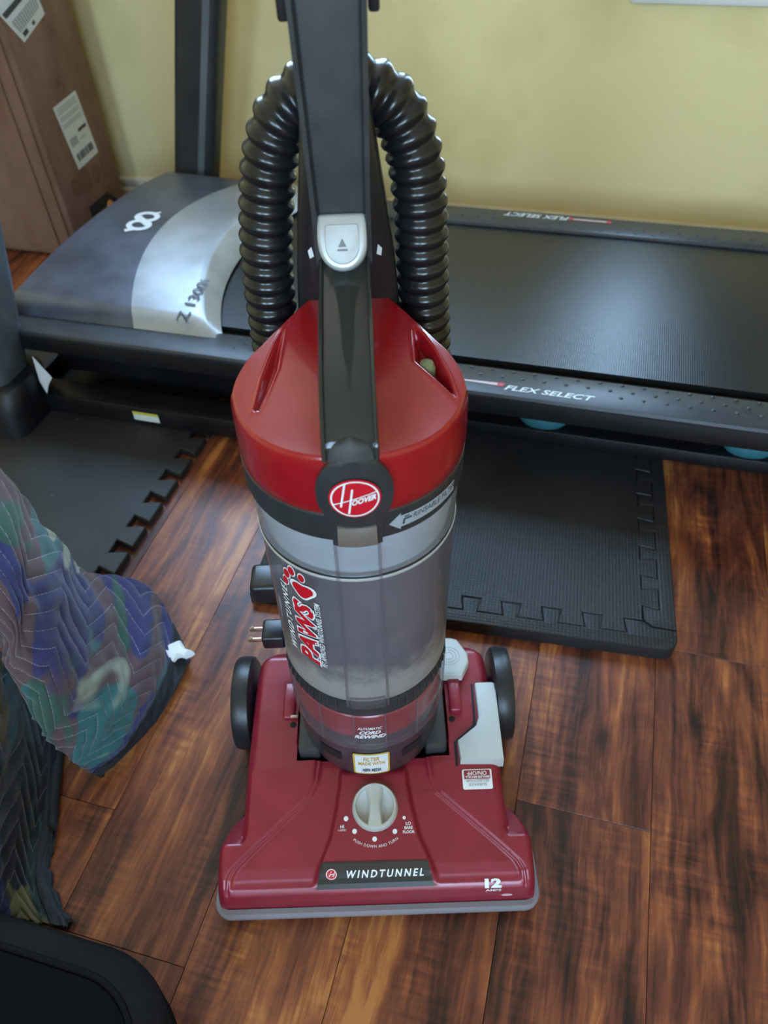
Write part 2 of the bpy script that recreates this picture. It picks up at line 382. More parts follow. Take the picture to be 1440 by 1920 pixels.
# ------------------------------------------------------------------ foam floor tiles
def foam_mat(name, c, ribs):
    m = bpy.data.materials.new(name); m.use_nodes = True; N = m.node_tree.nodes; L = m.node_tree.links
    p = N['Principled BSDF']; p.inputs['Roughness'].default_value = .55
    t = N.new('ShaderNodeTexCoord')
    n = N.new('ShaderNodeTexNoise'); n.inputs['Scale'].default_value = 9; n.inputs['Detail'].default_value = 6; L.new(t.outputs['Object'], n.inputs['Vector'])
    r = N.new('ShaderNodeValToRGB'); r.color_ramp.elements[0].position = .3; r.color_ramp.elements[0].color = tuple(x * .75 for x in c) + (1,)
    r.color_ramp.elements[1].position = .75; r.color_ramp.elements[1].color = tuple(x * 1.35 for x in c) + (1,)
    L.new(n.outputs['Fac'], r.inputs[0])
    vo = N.new('ShaderNodeTexVoronoi'); vo.inputs['Scale'].default_value = 16; L.new(t.outputs['Object'], vo.inputs['Vector'])   # specks of lint
    sp = N.new('ShaderNodeMapRange'); sp.inputs['From Min'].default_value = .045; sp.inputs['From Max'].default_value = .02; L.new(vo.outputs['Distance'], sp.inputs['Value'])
    wn_ = N.new('ShaderNodeSeparateColor'); L.new(vo.outputs['Color'], wn_.inputs[0])
    gt = N.new('ShaderNodeMath'); gt.operation = 'GREATER_THAN'; gt.inputs[1].default_value = .72; L.new(wn_.outputs[0], gt.inputs[0])
    ml = N.new('ShaderNodeMath'); ml.operation = 'MULTIPLY'; L.new(sp.outputs[0], ml.inputs[0]); L.new(gt.outputs[0], ml.inputs[1])
    m2 = N.new('ShaderNodeMath'); m2.operation = 'MULTIPLY'; m2.inputs[1].default_value = .35; L.new(ml.outputs[0], m2.inputs[0])
    mx = N.new('ShaderNodeMix'); mx.data_type = 'RGBA'; L.new(m2.outputs[0], mx.inputs['Factor']); L.new(r.outputs[0], mx.inputs['A']); mx.inputs['B'].default_value = (.5, .48, .46, 1)
    L.new(mx.outputs['Result'], p.inputs['Base Color'])
    b = N.new('ShaderNodeBump'); b.inputs['Distance'].default_value = .001
    if ribs:
        b.inputs['Strength'].default_value = .55
        wv = N.new('ShaderNodeTexWave'); wv.wave_type = 'BANDS'; wv.bands_direction = 'X'; wv.inputs['Scale'].default_value = 62
        w2 = N.new('ShaderNodeTexWave'); w2.bands_direction = 'Y'; w2.inputs['Scale'].default_value = 62
        for q in (wv, w2): L.new(t.outputs['Object'], q.inputs['Vector'])
        mm = N.new('ShaderNodeMath'); mm.operation = 'MULTIPLY'; L.new(wv.outputs['Fac'], mm.inputs[0]); L.new(w2.outputs['Fac'], mm.inputs[1]); L.new(mm.outputs[0], b.inputs['Height'])
    else:
        b.inputs['Strength'].default_value = .3
        n3 = N.new('ShaderNodeTexNoise'); n3.inputs['Scale'].default_value = 260; L.new(t.outputs['Object'], n3.inputs['Vector']); L.new(n3.outputs['Fac'], b.inputs['Height'])
    L.new(b.outputs[0], p.inputs['Normal'])
    return m
M_FOAM = foam_mat('ribbed_black_foam', (.013, .013, .015), True)
M_FOAM2 = foam_mat('smooth_charcoal_foam', (.018, .0185, .020), False)
def teeth(x0, x1, yin, yout, pitch, start=0.0, flare=.004, sharp=False):
    """a dovetail line from (x0, yin) to (x1, yin): tabs reach out to yout"""
    P = [(x0, yin)]; x = x0 + start
    while x + pitch < x1:
        a, b = x + pitch * .25, x + pitch * .75
        P += [(a, yin), (a - flare, yout), (b + flare, yout), (b, yin)]; x += pitch
    P.append((x1, yin)); return P
def mat_tile(name, corner, rot, size, th, border, m, label, flipx):
    """corner = near right corner; local x runs left from it, local y back"""
    r = empty(name, (corner[0], corner[1], 0), rot); tag(r, label, 'floor mat', 'black foam floor tiles')
    return r
# right tile: near right corner at C1, turned 4 degrees, toothed border strips along the near and right edges
TH = .024
c1 = at(1273, 1222, Z=TH)
rt = empty('foam_floor_tile', (c1.x, c1.y, 0), math.radians(3.9))
tag(rt, 'ribbed black foam tile with toothed border strips lying on the floor right of the vacuum', 'floor mat', 'black foam floor tiles')
S, BI, BO, G, PT = .62, .046, .022, .0007, .058
near = [(-x, y) for x, y in teeth(BI, S - .03, BI, BO, PT, .012)]            # along the near edge, x to the left
side = [(-y, x) for x, y in teeth(BI, S - .03, BI, BO, PT, .012)]           # along the right edge
core = near + [(-S, BI), (-S, S), (-BI, S)] + side[::-1][1:-1]
def inset_shift(P, dx, dy): return [(x + dx, y + dy) for x, y in P]
bm = prism(inset_shift(core, -G, G), 0, TH, .0012, 1); obj_bm('foam_panel', bm, M_FOAM, rt, angle=30)
rc = [(-.022 + .022 * math.sin(a), .022 - .022 * math.cos(a)) for a in [PI / 2 * k / 6 for k in range(7)]]  # rounded corner
ns = [(-S, 0)] + rc + [(0, .0345), (-.034, .0365), (-BI + .0006, BI - .0006)] + near[1:] + [(-S, BI)]
bm = prism(ns, 0, TH, .003, 2); obj_bm('border_strip', bm, M_FOAM, rt, angle=30)
ss = [(0, S), (0, .0357), (-.034, .0377), (-BI + .0012, BI + .0008)] + side[1:] + [(-BI, S)]
bm = prism(ss, 0, TH, .003, 2); obj_bm('border_strip', bm, M_FOAM, rt, angle=30)
# left tile, bare teeth on its right side
lt = empty('foam_floor_tile', (-.632, .60, 0), math.radians(-1.0))
tag(lt, 'charcoal foam tile with bare dovetail teeth beside the blanket, under the treadmill post', 'floor mat', 'black foam floor tiles')
TL = .014
sd = [(y - BI, x) for x, y in teeth(0, .66, BI - .034, BI - .002, .0575, .004, .008)]
poly = sd + [(-.66, .66), (-.66, 0)]
bm = prism(poly, 0, TL, .0012, 1); obj_bm('foam_panel', bm, M_FOAM2, lt, angle=30)

# ------------------------------------------------------------------ treadmill
M_TBLK = mat('treadmill_black_plastic', (.008, .0085, .010), .42, var=.15, vscale=20)
M_TRAIL = mat('treadmill_rail_plastic', (.030, .032, .040), .36, var=.18, vscale=30, bump=.25, bscale=500)
M_TFRAME = mat('treadmill_frame_paint', (.006, .006, .0075), .42, var=.2, vscale=18)
M_THOOD = mat('treadmill_hood_charcoal', (.090, .098, .128), .30, .35, var=.28, vscale=13, bump=.2, bscale=400)
M_TSILV = mat('treadmill_silver_plastic', (.36, .37, .385), .34, .45, var=.14, vscale=16)
M_TPOST = mat('treadmill_post_grey', (.120, .138, .165), .42, .3, var=.15, vscale=12)
M_TPOST2 = mat('treadmill_post_dark', (.035, .038, .044), .4, .3, var=.25, vscale=10)
M_BOOT = mat('treadmill_boot_black', (.005, .0058, .009), .5)
M_TEAL = mat('teal_rubber_cushion', (.035, .16, .20), .5)
M_LOGO = mat('pale_logo_print', (.72, .76, .80), .4)
M_RED = mat('red_stripe_print', (.55, .05, .07), .4)
M_DKTXT = mat('dark_grey_print', (.06, .06, .065), .5)
M_PINK = mat('pale_pink_print', (.62, .45, .47), .4)
def belt_mat():
    m = bpy.data.materials.new('treadmill_belt'); m.use_nodes = True; N = m.node_tree.nodes; L = m.node_tree.links
    p = N['Principled BSDF']; p.inputs['Base Color'].default_value = (.013, .013, .014, 1); p.inputs['Roughness'].default_value = .34
    t = N.new('ShaderNodeTexCoord')
    w1 = N.new('ShaderNodeTexWave'); w1.bands_direction = 'X'; w1.inputs['Scale'].default_value = 90
    w2 = N.new('ShaderNodeTexWave'); w2.bands_direction = 'Y'; w2.inputs['Scale'].default_value = 90
    n = N.new('ShaderNodeTexNoise'); n.inputs['Scale'].default_value = 7
    for q in (w1, w2, n): L.new(t.outputs['Object'], q.inputs['Vector'])
    mm = N.new('ShaderNodeMath'); mm.operation = 'MULTIPLY'; L.new(w1.outputs['Fac'], mm.inputs[0]); L.new(w2.outputs['Fac'], mm.inputs[1])
    b = N.new('ShaderNodeBump'); b.inputs['Strength'].default_value = .3; b.inputs['Distance'].default_value = .0008
    L.new(mm.outputs[0], b.inputs['Height']); L.new(b.outputs[0], p.inputs['Normal'])
    r = N.new('ShaderNodeMapRange'); r.inputs['To Min'].default_value = .265; r.inputs['To Max'].default_value = .275; L.new(n.outputs['Fac'], r.inputs['Value']); L.new(r.outputs[0], p.inputs['Roughness'])
    return m
M_BELT = belt_mat()
tm = empty('treadmill', (0, 1.28, 0))
tag(tm, 'black and silver motorised treadmill standing along the yellow wall', 'treadmill')
def T(x, y, z): return Vector((x, y - 1.28, z))
TY0, TY1, TZ, TX1 = .962, 1.600, .186, 1.02        # near and far edge, deck height, end
def rail(y0, y1):
    prof = [(y0 + .001, TZ - .010), (y0, TZ - .005), (y0 + .003, TZ - .001), (y0 + .008, TZ), (y1 - .006, TZ), (y1, TZ - .004), (y1, TZ - .040), (y1 - .012, TZ - .040), (y1 - .012, TZ - .010)]
    return loft([[T(x, y, z) for y, z in prof] for x in (-.99, -.6, 0, .5, TX1)], True)
BY0, BY1 = 1.064, 1.522
for y0, y1, n in ((TY0, 1.036, 0), (BY1 + .004, TY1, 1)):
    V, F = rail(y0, y1); ro = obj('side_rail', V, F, M_TRAIL, tm, angle=35)
    box('rail_shaded_side', -.99, TX1, (y0 + .0015) - 1.28, (y1 - .013) - 1.28, TZ - .041, TZ - .0095, M_TBLK, ro, .001)  # side of the same rail plastic, its shade put in as black
    ro_dots = bmesh.new()
    for i in range(46):
        for j in range(3 if n == 0 else 2):
            x = -.56 + i * .034 + (.017 if j % 2 else 0); y = (y1 - .010 - j * .016) if n == 0 else (y0 + .012 + j * .017)
            if n == 0 and j == 2 and -.11 < x < .07: continue
            r = bmesh.ops.create_uvsphere(ro_dots, u_segments=8, v_segments=5, radius=.0036)
            for v in r['verts']: v.co = T(x, y, TZ) + Vector((v.co.x, v.co.y, v.co.z * .45))
    tag(obj_bm('grip_dots', ro_dots, M_TRAIL, ro), kind='stuff')
    def nearfn(x, y, y0=y0): return T(x, y0 + y, TZ + .0006)
    if n == 0:
        a = at(946, 726, Z=TZ); b = at(1116, 748, Z=TZ); L_ = b.x - a.x
        txt('FLEX SELECT', .021, lambda x, y: T((a.x + b.x) / 2 + x, TY0 + .021 + y, TZ + .0006), 'lettering', M_LOGO, ro, .35, .0004, fit=L_, high=.0125)
        patch([(a.x - .075, -.001), (a.x - .012, -.003), (a.x - .012, .004), (a.x - .075, .002)], lambda x, y: T(x, TY0 + .026 + y, TZ + .0006), 'stripe', M_PINK, ro, .02)
        patch([(a.x - .013, -.004), (a.x - .003, -.004), (a.x, .005), (a.x - .010, .005)], lambda x, y: T(x, TY0 + .026 + y, TZ + .0007), 'stripe', M_RED, ro, .02)
    else:
        a = at(945, 398, Z=TZ); b = at(1068, 406, Z=TZ); c = at(1148, 413, Z=TZ); ym = TY1 - .022
        txt('FLEX SELECT', .021, lambda x, y: T((a.x + b.x) / 2 - x, ym - y, TZ + .0006), 'lettering', M_LOGO, ro, .35, .0004, fit=b.x - a.x, high=.016)
        patch([(b.x + .01, -.003), (c.x - .008, -.003), (c.x - .008, .003), (b.x + .01, .003)], lambda x, y: T(x, ym + y, TZ + .0006), 'stripe', M_PINK, ro, .02)
        for xx in (b.x + .004, c.x - .006):
            patch([(xx - .005, -.005), (xx + .005, -.005), (xx + .005, .005), (xx - .005, .005)], lambda x, y: T(x, ym + y, TZ + .0007), 'stripe', M_RED, ro, .02)
# belt: top run with rounded rear
bp = [(-.80, TZ - .012)] + [(-.80 + .06 * i, TZ - .008 if i else TZ - .012) for i in range(1, 29)] 
bp += [(.93 + .028 * math.sin(a), TZ - .036 + .028 * math.cos(a)) for a in [PI * k / 8 for k in range(9)]]
bp += [(.0, TZ - .064), (-.8, TZ - .064)]
Vv, Ff = loft([[T(x, y, z) for x, z in bp] for y in (BY0, BY0 + .004, BY1 - .004, BY1)], True)
obj('running_belt', Vv, Ff, M_BELT, tm, angle=35)
box('belt_well', -.98, .9, 1.034, BY1 + .002, TZ - .03 - 1.28 * 0, TZ - .022, M_TFRAME, tm, 0, M=Matrix.Translation((0, -1.28, 0)))
for y0, y1 in ((TY0 + .006, 1.034), (BY1 + .006, TY1 - .004)):
    box('end_cap', TX1 - .012, TX1 + .045, y0 - 1.28, y1 - 1.28, TZ - .062, TZ + .004, M_TBLK, tm, .008)
# under the deck: motor pan, base rails, cushions, feet
box('motor_pan', -.97, -.30, 1.035 - 1.28, 1.57 - 1.28, .05, TZ - .02, M_TFRAME, tm, .006)
box('deck_board', -.30, .93, 1.07 - 1.28, 1.50 - 1.28, .128, .148, M_TFRAME, tm, .002)
for y0, s in ((.950, 1), (1.565, -1)):
    o = box('base_rail', -1.10, -.26, y0 - 1.28, y0 + .05 - 1.28, TL, .056, M_TFRAME, tm, .004)
    if s == 1:
        q0 = at(247, 768, Y=y0); q1 = at(302, 797, Y=y0); xa, xb = q0.x, q1.x
        patch([(xa, .026), (xb, .026), (xb, .046), (xa, .046)], lambda x, y: T(x, y0 - .0006, y), 'warning_sticker', mat('sticker_white', (.70, .70, .66), .5), o, .05)
        patch([(xa, .040), (xb, .040), (xb, .046), (xa, .046)], lambda x, y: T(x, y0 - .0010, y), 'sticker_band', mat('sticker_yellow', (.60, .52, .06), .5), o, .05)
for y0 in (1.050, 1.50):
    o = box('frame_beam', -.36, TX1 - .02, y0 - 1.28, y0 + .045 - 1.28, TH + .001, .053, M_TFRAME, tm, .004)
    for cx in ((-.028, .312, .66) if y0 < 1.2 else ()):
        V, F = lathe([(.020, .053), (.030, .055), (.036, .063), (.036, .074), (.030, .082), (.026, .1405)], 28)
        V = [Vector((v.x * 1.15 + cx, v.y * .62 + y0 + .020 - 1.28, v.z)) for v in V]
        obj('deck_cushion', V, F, M_TEAL, tm)
    for fx in (.88,):
        box('foot', fx, fx + .07, y0 - .0 - 1.28, y0 + .045 - 1.28, 0, TH + .004, M_TBLK, tm, .004)
# motor hood: charcoal shell with a silver arched band
def hood_z(x, y):
    t = max(0, min(1, (-.615 - x) / .385)); q = (y - 1.311) / .298
    return TZ + .014 + .010 * t + .026 * (1 - q * q) - .012 * sstep(.93, 1.0, abs(q))
HY0, HY1 = 1.016, 1.606
def xe(y): q = (y - 1.30) / .29; return -.700 + .085 * q * q          # open edge of the silver band
def xb_(y): q = (y - 1.30) / .29; return -.832 + .075 * q * q          # charcoal to silver
NY = 36
def hood_part(x0f, x1f, nx, mt, name, drop0, drop1, lift=0.0):
    rings = []
    for i in range(NY + 1):
        y = HY0 + (HY1 - HY0) * i / NY; a, b = x0f(y), x1f(y); row = []
        if drop0: row += [T(a - .012, y, TZ - .012), T(a - .006, y, hood_z(a, y) - .010)]
        for j in range(nx + 1):
            x = a + (b - a) * j / nx; row.append(T(x, y, hood_z(x, y) + lift))
        if drop1: row += [T(b + .006, y, hood_z(b, y) - .003 + lift), T(b + .030, y, TZ - .002)]
        rings.append(row)
    f0 = [Vector((p.x, p.y - .006, TZ - .008)) for p in rings[0]]; f1 = [Vector((p.x, p.y + .006, TZ - .008)) for p in rings[-1]]
    V, F = loft([f0] + rings + [f1], False, False, False)
    return obj(name, V, F, mt, tm, angle=38)
hood = hood_part(lambda y: -1.010 + .043 * (y - HY0) / (HY1 - HY0), xb_, 16, M_THOOD, 'motor_hood', True, False)
band = hood_part(xb_, xe, 8, M_TSILV, 'silver_band', False, True, .0012)
q = at(366, 570, Z=.205)
zy0, zy1 = at(350, 598, Z=.20), at(388, 536, Z=.205)
def zfn(x, y): 
    X, Y = q.x - y + .0, q.y + x
    return T(X, Y, hood_z(X, Y) + .0034)
txt('Z 1300i', .030, zfn, 'lettering', M_DKTXT, band, 0, .0004, cut=.012, wx=(zy1.y - zy0.y + .05) / .128)
# interlocked rings emblem on the hood
lc = at(268, 412, Z=.236); bm = bmesh.new()
def flat_curve(P, w, closed):
    P = [Vector((x, y, 0)) for x, y in P]; n = len(P); R0 = []
    for i, p in enumerate(P):
        a = P[i - 1] if (i or closed) else p; b = P[(i + 1) % n] if (i < n - 1 or closed) else p
        d = (b - a).normalized(); nn = Vector((-d.y, d.x, 0)) * w / 2
        R0.append((p - nn, p + nn))
    for i in range(n if closed else n - 1):
        a, b = R0[i], R0[(i + 1) % n]; vs = []
        for p in (a[0], b[0], b[1], a[1]):
            X, Y = lc.x + p.x, lc.y + p.y
            vs.append(bm.verts.new(T(X, Y, hood_z(X, Y) + .0012)))
        bm.faces.new(vs)
def cz(cx, cy, rx, ry, a0, a1, n=22): return [(cx + rx * math.cos(math.radians(a0 + (a1 - a0) * k / n)), cy + ry * math.sin(math.radians(a0 + (a1 - a0) * k / n))) for k in range(n + 1)]
flat_curve(cz(.0, .018, .021, .017, -75, 250) + [(.012, -.010), (.016, -.016)], .0115, False)
flat_curve(cz(.0, -.018, .021, .017, 105, 430) + [(-.012, .010), (-.016, .016)], .0115, False)
flat_curve([(-.004, -.036), (-.018, -.046)], .011, False); flat_curve([(.010, .038), (.018, .044)], .006, False)
obj_bm('emblem', bm, M_LOGO, hood, smooth=False)
V, F = lathe([(.0001, .004), (.006, .0035), (.008, 0)], 16, Matrix.Translation(T(*(at(314, 342, Z=.205)))), False, False); obj('screw_cap', V, F, M_THOOD, hood)
# leaning uprights with black boots
LEAN = .255
def upright(y0, y1, x_lo, x_hi, z0, m, groove):
    P = rrect(x_hi - x_lo, y1 - y0, .022, 5); cx, cy = (x_lo + x_hi) / 2, (y0 + y1) / 2
    V, F = loft([[T(cx + x + LEAN * (z - .13), cy + y, z) for x, y in P] for z in (z0, .4, .8, 1.2)], True)
    o = obj('upright', V, F, m, tm)
    if groove:
        bm = bmesh.new(); a = x_lo + (x_hi - x_lo) * .70; b = x_lo + (x_hi - x_lo) * .86
        bm_box(bm, a, b, y0 - .002, y0 + .004, 0, 1.2, .001, 1)
        for v in bm.verts: v.co = T(v.co.x + LEAN * (v.co.z - .13), v.co.y, max(v.co.z, z0))
        obj_bm('upright_trim', bm, M_TPOST, o)
    return o
upright(.895, .985, -1.090, -.978, .08, M_TPOST, False)
upright(1.655, 1.725, -1.012, -.908, .02, M_TPOST2, True)
P = rrect(.165, .14, .035, 6); rings = []
for z, s, dx in ((TL, 1.0, 0), (.06, .95, .004), (.100, .86, .010), (.104, .82, .011)):
    rings.append([T(-1.040 + dx + x * s, .925 + .016 * (1 - s) / .18 + y * s, z) for x, y in P])
V, F = loft(rings, True); obj('upright_boot', V, F, M_BOOT, tm)
box('upright_foot', -1.06, -.88, 1.64 - 1.28, 1.74 - 1.28, 0, .05, M_BOOT, tm, .008)
box('cross_tube', -1.06, -1.0, 1.0 - 1.28, 1.66 - 1.28, TL + .001, .055, M_TFRAME, tm, .004)

# paper scrap tucked behind the post
pa = [at(60, 668, Y=.958), at(97, 708, Y=.950), at(90, 722, Y=.948), at(88, 738, Y=.944), at(74, 715, Y=.95)]
bm = bmesh.new(); vs = [bm.verts.new(p) for p in pa] + [bm.verts.new(p + Vector((.0015, -.0008, .0005))) for p in pa]
bm.faces.new(vs[:5]); bm.faces.new(vs[:4:-1])
for i in range(5): bm.faces.new([vs[i], vs[5 + i], vs[5 + (i + 1) % 5], vs[(i + 1) % 5]])
tag(obj_bm('paper_scrap', bm, mat('white_paper', (.72, .74, .78), .7), smooth=False), 'folded corner of white paper sticking out behind the treadmill boot', 'paper')

# ------------------------------------------------------------------ cardboard box
def card_mat():
    m = bpy.data.materials.new('brown_cardboard'); m.use_nodes = True; N = m.node_tree.nodes; L = m.node_tree.links
    p = N['Principled BSDF']; p.inputs['Roughness'].default_value = .7
    t = N.new('ShaderNodeTexCoord'); mp = N.new('ShaderNodeMapping'); mp.inputs['Scale'].default_value = (2.2, 2.2, 1.0); L.new(t.outputs['Object'], mp.inputs[0])
    n = N.new('ShaderNodeTexNoise'); n.inputs['Scale'].default_value = 4.2; n.inputs['Detail'].default_value = 8; n.inputs['Roughness'].default_value = .62; L.new(mp.outputs[0], n.inputs['Vector'])
    r = N.new('ShaderNodeValToRGB'); E = r.color_ramp.elements; E[0].position = .30; E[0].color = srgb(66, 50, 48); E[1].position = .43; E[1].color = srgb(122, 90, 76)
    k = E.new(.62); k.color = srgb(140, 108, 94)
    L.new(n.outputs['Fac'], r.inputs[0]); L.new(r.outputs[0], p.inputs['Base Color'])
    return m
M_CARD = card_mat()
M_PAPER = mat('label_paper', (.66, .66, .64), .55)
M_INK = mat('label_ink', (.05, .05, .055), .6)
M_INKG = mat('label_grey_ink', (.36, .36, .37), .6)
M_CPRINT = mat('brown_box_print', srgb(110, 80, 64), .7)
BX1, BY_0, BY_1, BH = -1.237, 1.536, 1.785, 1.22
cbx = empty('cardboard_box', (-1.45, 1.66, 0)); tag(cbx, 'tall scuffed brown cardboard carton with two shipping labels standing in the corner', 'box')
def CB(v): return Vector((v[0] + 1.45, v[1] - 1.66, v[2]))
bm = bmesh.new(); MB = Matrix.Translation((1.45, -1.66, 0))
bm_box(bm, -1.72, BX1, BY_0, BY_1, 0, BH, .004, 2, MB); obj_bm('carton', bm, M_CARD, cbx)
bm = bmesh.new(); bm_box(bm, -1.72, BX1 - .016, BY_0 - .006, BY_0 + .001, .004, BH - .004, .001, 1, MB); obj_bm('outer_flap', bm, M_CARD, cbx)
bm = bmesh.new(); bm_box(bm, -1.72, BX1 - .048, BY_0 - .011, BY_0 - .005, .012, BH - .004, .001, 1, MB); obj_bm('outer_flap', bm, M_CARD, cbx)
XF = BX1 + .0008
def on_side(px, py): p = at(px, py, X=XF); return (p.y, p.z)
def side_fn(d): return lambda y, z: CB((XF + d, y, z))
def label_on(quad, name, rows, parent):
    Q = [Vector((*on_side(*p), 0)) for p in quad]      # top left, top right, bottom right, bottom left on the side
    def f(d): return lambda u, v: CB((XF + d, *(Q[3].lerp(Q[2], u).lerp(Q[0].lerp(Q[1], u), v)).to_2d()))
    o = patch([(0, 0), (1, 0), (1, 1), (0, 1)], f(0), name, M_PAPER, parent, .5)
    for (u0, u1, v0, v1, m) in rows:
        patch([(u0, v0), (u1, v0), (u1, v1), (u0, v1)], f(.0006), 'print', m, o, .6)
    return o
rows = [(.08, .9, .93 - .035 * i, .945 - .035 * i, M_INKG) for i in range(0, 9, 1) if i not in (3, 6)]
rows += [(.55, .92, .47, .52, M_INK), (.1, .42, .34, .47, M_INKG), (.5, .75, .36, .38, M_INKG)]
x = .12
random.seed(3)
while x < .88:
    w = random.choice((.012, .02, .034)); rows.append((x, x + w, .10, .22, M_INK)); x += w + random.choice((.012, .02, .028))
label_on([(99, 203), (141, 169), (184, 285), (148, 319)], 'shipping_label', rows, cbx)
rows = [(.05, .6, .30, .36, M_INK), (.72, .9, .30, .35, M_INK)] + [(.1 + .075 * i, .15 + .075 * i, .10, .24, M_INKG) for i in range(11)] + [(.12, .3, .03, .08, M_INK), (.5, .6, .03, .07, M_INK)]
rows += [(.1, .8, .9 - .06 * i, .925 - .06 * i, M_INKG) for i in range(8)]
label_on([(-92, -70), (10, -160), (84, 26), (46, 80)], 'shipping_label', rows, cbx)
for i, (px, py) in enumerate(((143, 352), (162, 338), (180, 325), (199, 312))):
    c = Vector((*on_side(px, py), 0)); s = .024
    P = disc(s, 14) if i in (0, 2) else [(-s, -s), (s, -s), (s, s), (0, s * 1.4), (-s, s)]
    patch([(c.x + x * .8, c.y + y) for x, y in P], side_fn(.0003), 'box_print', M_CPRINT, cbx, .5)
h = [on_side(167, 388), on_side(200, 360), on_side(232, 380), on_side(212, 430), on_side(176, 420)]
patch(h, side_fn(.0006), 'hand_hole', mat('carton_hole_dark', (.02, .014, .012), .8), cbx, .5)
oc = on_side(207, 387); V, F = lathe([(.0001, .012), (.011, .010), (.018, 0)], 12, Matrix.Translation(CB((XF, oc[0], oc[1]))) @ Matrix.Rotation(PI / 2, 4, 'Y') @ Matrix.Diagonal((1.0, .85, 1, 1)), False, False)
obj('orange_strap_end', V, F, mat('orange_plastic', (.50, .17, .03), .5), cbx)

# ------------------------------------------------------------------ upright vacuum cleaner
M_RBASE = mat('dark_red_plastic', (.245, .012, .030), .34, .12, .25, var=.10, vscale=35)
M_RCAP = mat('bright_red_gloss_plastic', (.33, .008, .014), .24, .05, .5, var=.08, vscale=30)
M_VBLK = mat('vacuum_black_plastic', (.014, .014, .016), .33, var=.12, vscale=40)
M_VGREY = mat('vacuum_dark_grey_plastic', (.038, .040, .044), .35, var=.2, vscale=40)
M_HOUSE = mat('motor_housing_aubergine', (.040, .032, .038), .32, 0, .2, var=.12, vscale=30)
M_RINGB = mat('charcoal_ring_plastic', (.030, .032, .033), .38, var=.15, vscale=60)
M_LGREY = mat('light_grey_plastic', (.50, .50, .475), .42, var=.05, vscale=30)
M_SILVBTN = mat('silver_button_plastic', (.46, .47, .47), .32, .3, var=.08, vscale=60)
M_WHEEL = mat('wheel_rubber', (.014, .015, .018), .38)
M_PRINT = mat('white_print', (.80, .80, .80), .45)
M_PRED = mat('logo_red_print', (.56, .008, .02), .35)
M_HOLE = mat('black_recess', (.006, .006, .006), .7)
M_BRASS = mat('plug_prong_brass', (.62, .46, .34), .3, .9)
M_BRONZE = mat('bronze_latch', (.36, .35, .31), .25, .7)
M_STRAP = clear_mat('smoked_translucent_plastic', (.16, .17, .16, 1), (.040, .042, .040, 1), .72, .09)
M_BIN = clear_mat('clear_lavender_bin', (.82, .79, .83, 1), (.22, .20, .225, 1), .22, .07, (.26, .44, .62))
M_SHEATH = clear_mat('clear_sheath', (.90, .88, .90, 1), (.22, .20, .22, 1), .05, .06)
M_LIP = clear_mat('clear_bumper', (.62, .58, .64, 1), (.42, .40, .44, 1), .45, .18)
M_INNER = mat('grey_lavender_cyclone', (.165, .145, .155), .5, var=.25, vscale=22)
M_DUST = mat('packed_dust', (.40, .36, .31), .95, var=.2, vscale=60)
M_FILT = mat('pale_filter_cup', (.47, .49, .52), .4, var=.06, vscale=40)
TH_V = math.radians(16.2)
vac = empty('upright_vacuum', (-.1055, .2445, 0), TH_V)
tag(vac, 'red and black upright vacuum cleaner with clear dust bin standing on the wood floor', 'vacuum')

# floor nozzle shell: a height field over (a, b)
SEAM = [(0, .1605), (.0125, .161), (.022, .1595), (.030, .1545), (.045, .138), (.10, .0735), (.115, .0665), (.135, .064), (.3, .062)]
def base_top(b):
    return interp(b, [(0, .030), (.002, .040), (.006, .050), (.012, .058), (.020, .0645), (.030, .069), (.045, .0735), (.10, .0885), (.13, .095), (.20, .102), (.29, .106)])
def body_half(b):
    w = interp(b, [(0, .1475), (.06, .1475), (.12, .1465), (.24, .1445), (.29, .140)])
    if b > .262: w -= .028 - math.sqrt(max(0, .028 ** 2 - (b - .262) ** 2))
    return w
def out_half(b):
    w = interp(b, [(0, .1700), (.003, .1712), (.012, .172), (.050, .172), (.066, .1708), (.078, .1670), (.088, .1610), (.098, .1545), (.108, .1488), (.112, .147)])
    return max(w, body_half(b) + .0012)
def isl_half(b): return interp(b, [(0, .066), (.012, .0645), (.030, .0585), (.055, .047), (.085, .040), (.11, .036), (.13, .035)])
def surf(a, b):
    z = base_top(b); A = abs(a)
    s = interp(b, SEAM); i = isl_half(b)
    # centre channel sits a little lower than the outer panels; groove along the seam
    z += -.0048 * (1 - sstep(s - .0062, s + .0003, A)) * sstep(.006, .02, b)
    z -= .0024 * math.exp(-((A - s - .0003) / .0017) ** 2) * sstep(.004, .012, b)
    z += .0075 * (1 - sstep(i - .0015, i + .0065, A)) * sstep(.010, .022, b) * (1 - sstep(.118, .135, b))
    bw = body_half(b)
    z -= .010 * max(0, (min(A, bw) - (bw - .013)) / .013) ** 2.2 * sstep(.050, .066, b) if A > bw - .013 else 0     # rounded shoulder
    k = sstep(.0545, .0590, b) * sstep(bw - .0005, bw + .0025, A)
    wing = .0735 - .60 * max(0, b - .0565) - .004 * max(0, (A - bw) / .024) ** 2 - .010 * max(0, (A - (out_half(b) - .006)) / .006) ** 2
    z = z * (1 - k) + wing * k
    ow = out_half(b)
    z -= .008 * max(0, (A - (ow - .009)) / .009) ** 2.4 if (b <= .0575 and A > ow - .009) else 0
    if b > .268: z -= .018 * ((b - .268) / .022) ** 2
    # pocket that the swivelling body stands in
    k = sstep(.1385, .1400, b) * (1 - sstep(.0870, .0885, A)) * (1 - sstep(.268, .2695, b))
    return z * (1 - k) + .050 * k
NB, NA = 240, 330
bs = [.29 * (i / NB) ** 1.15 for i in range(NB + 1)]
V, F = [], []
us = [-1 + 2 * j / NA for j in range(NA + 1)]
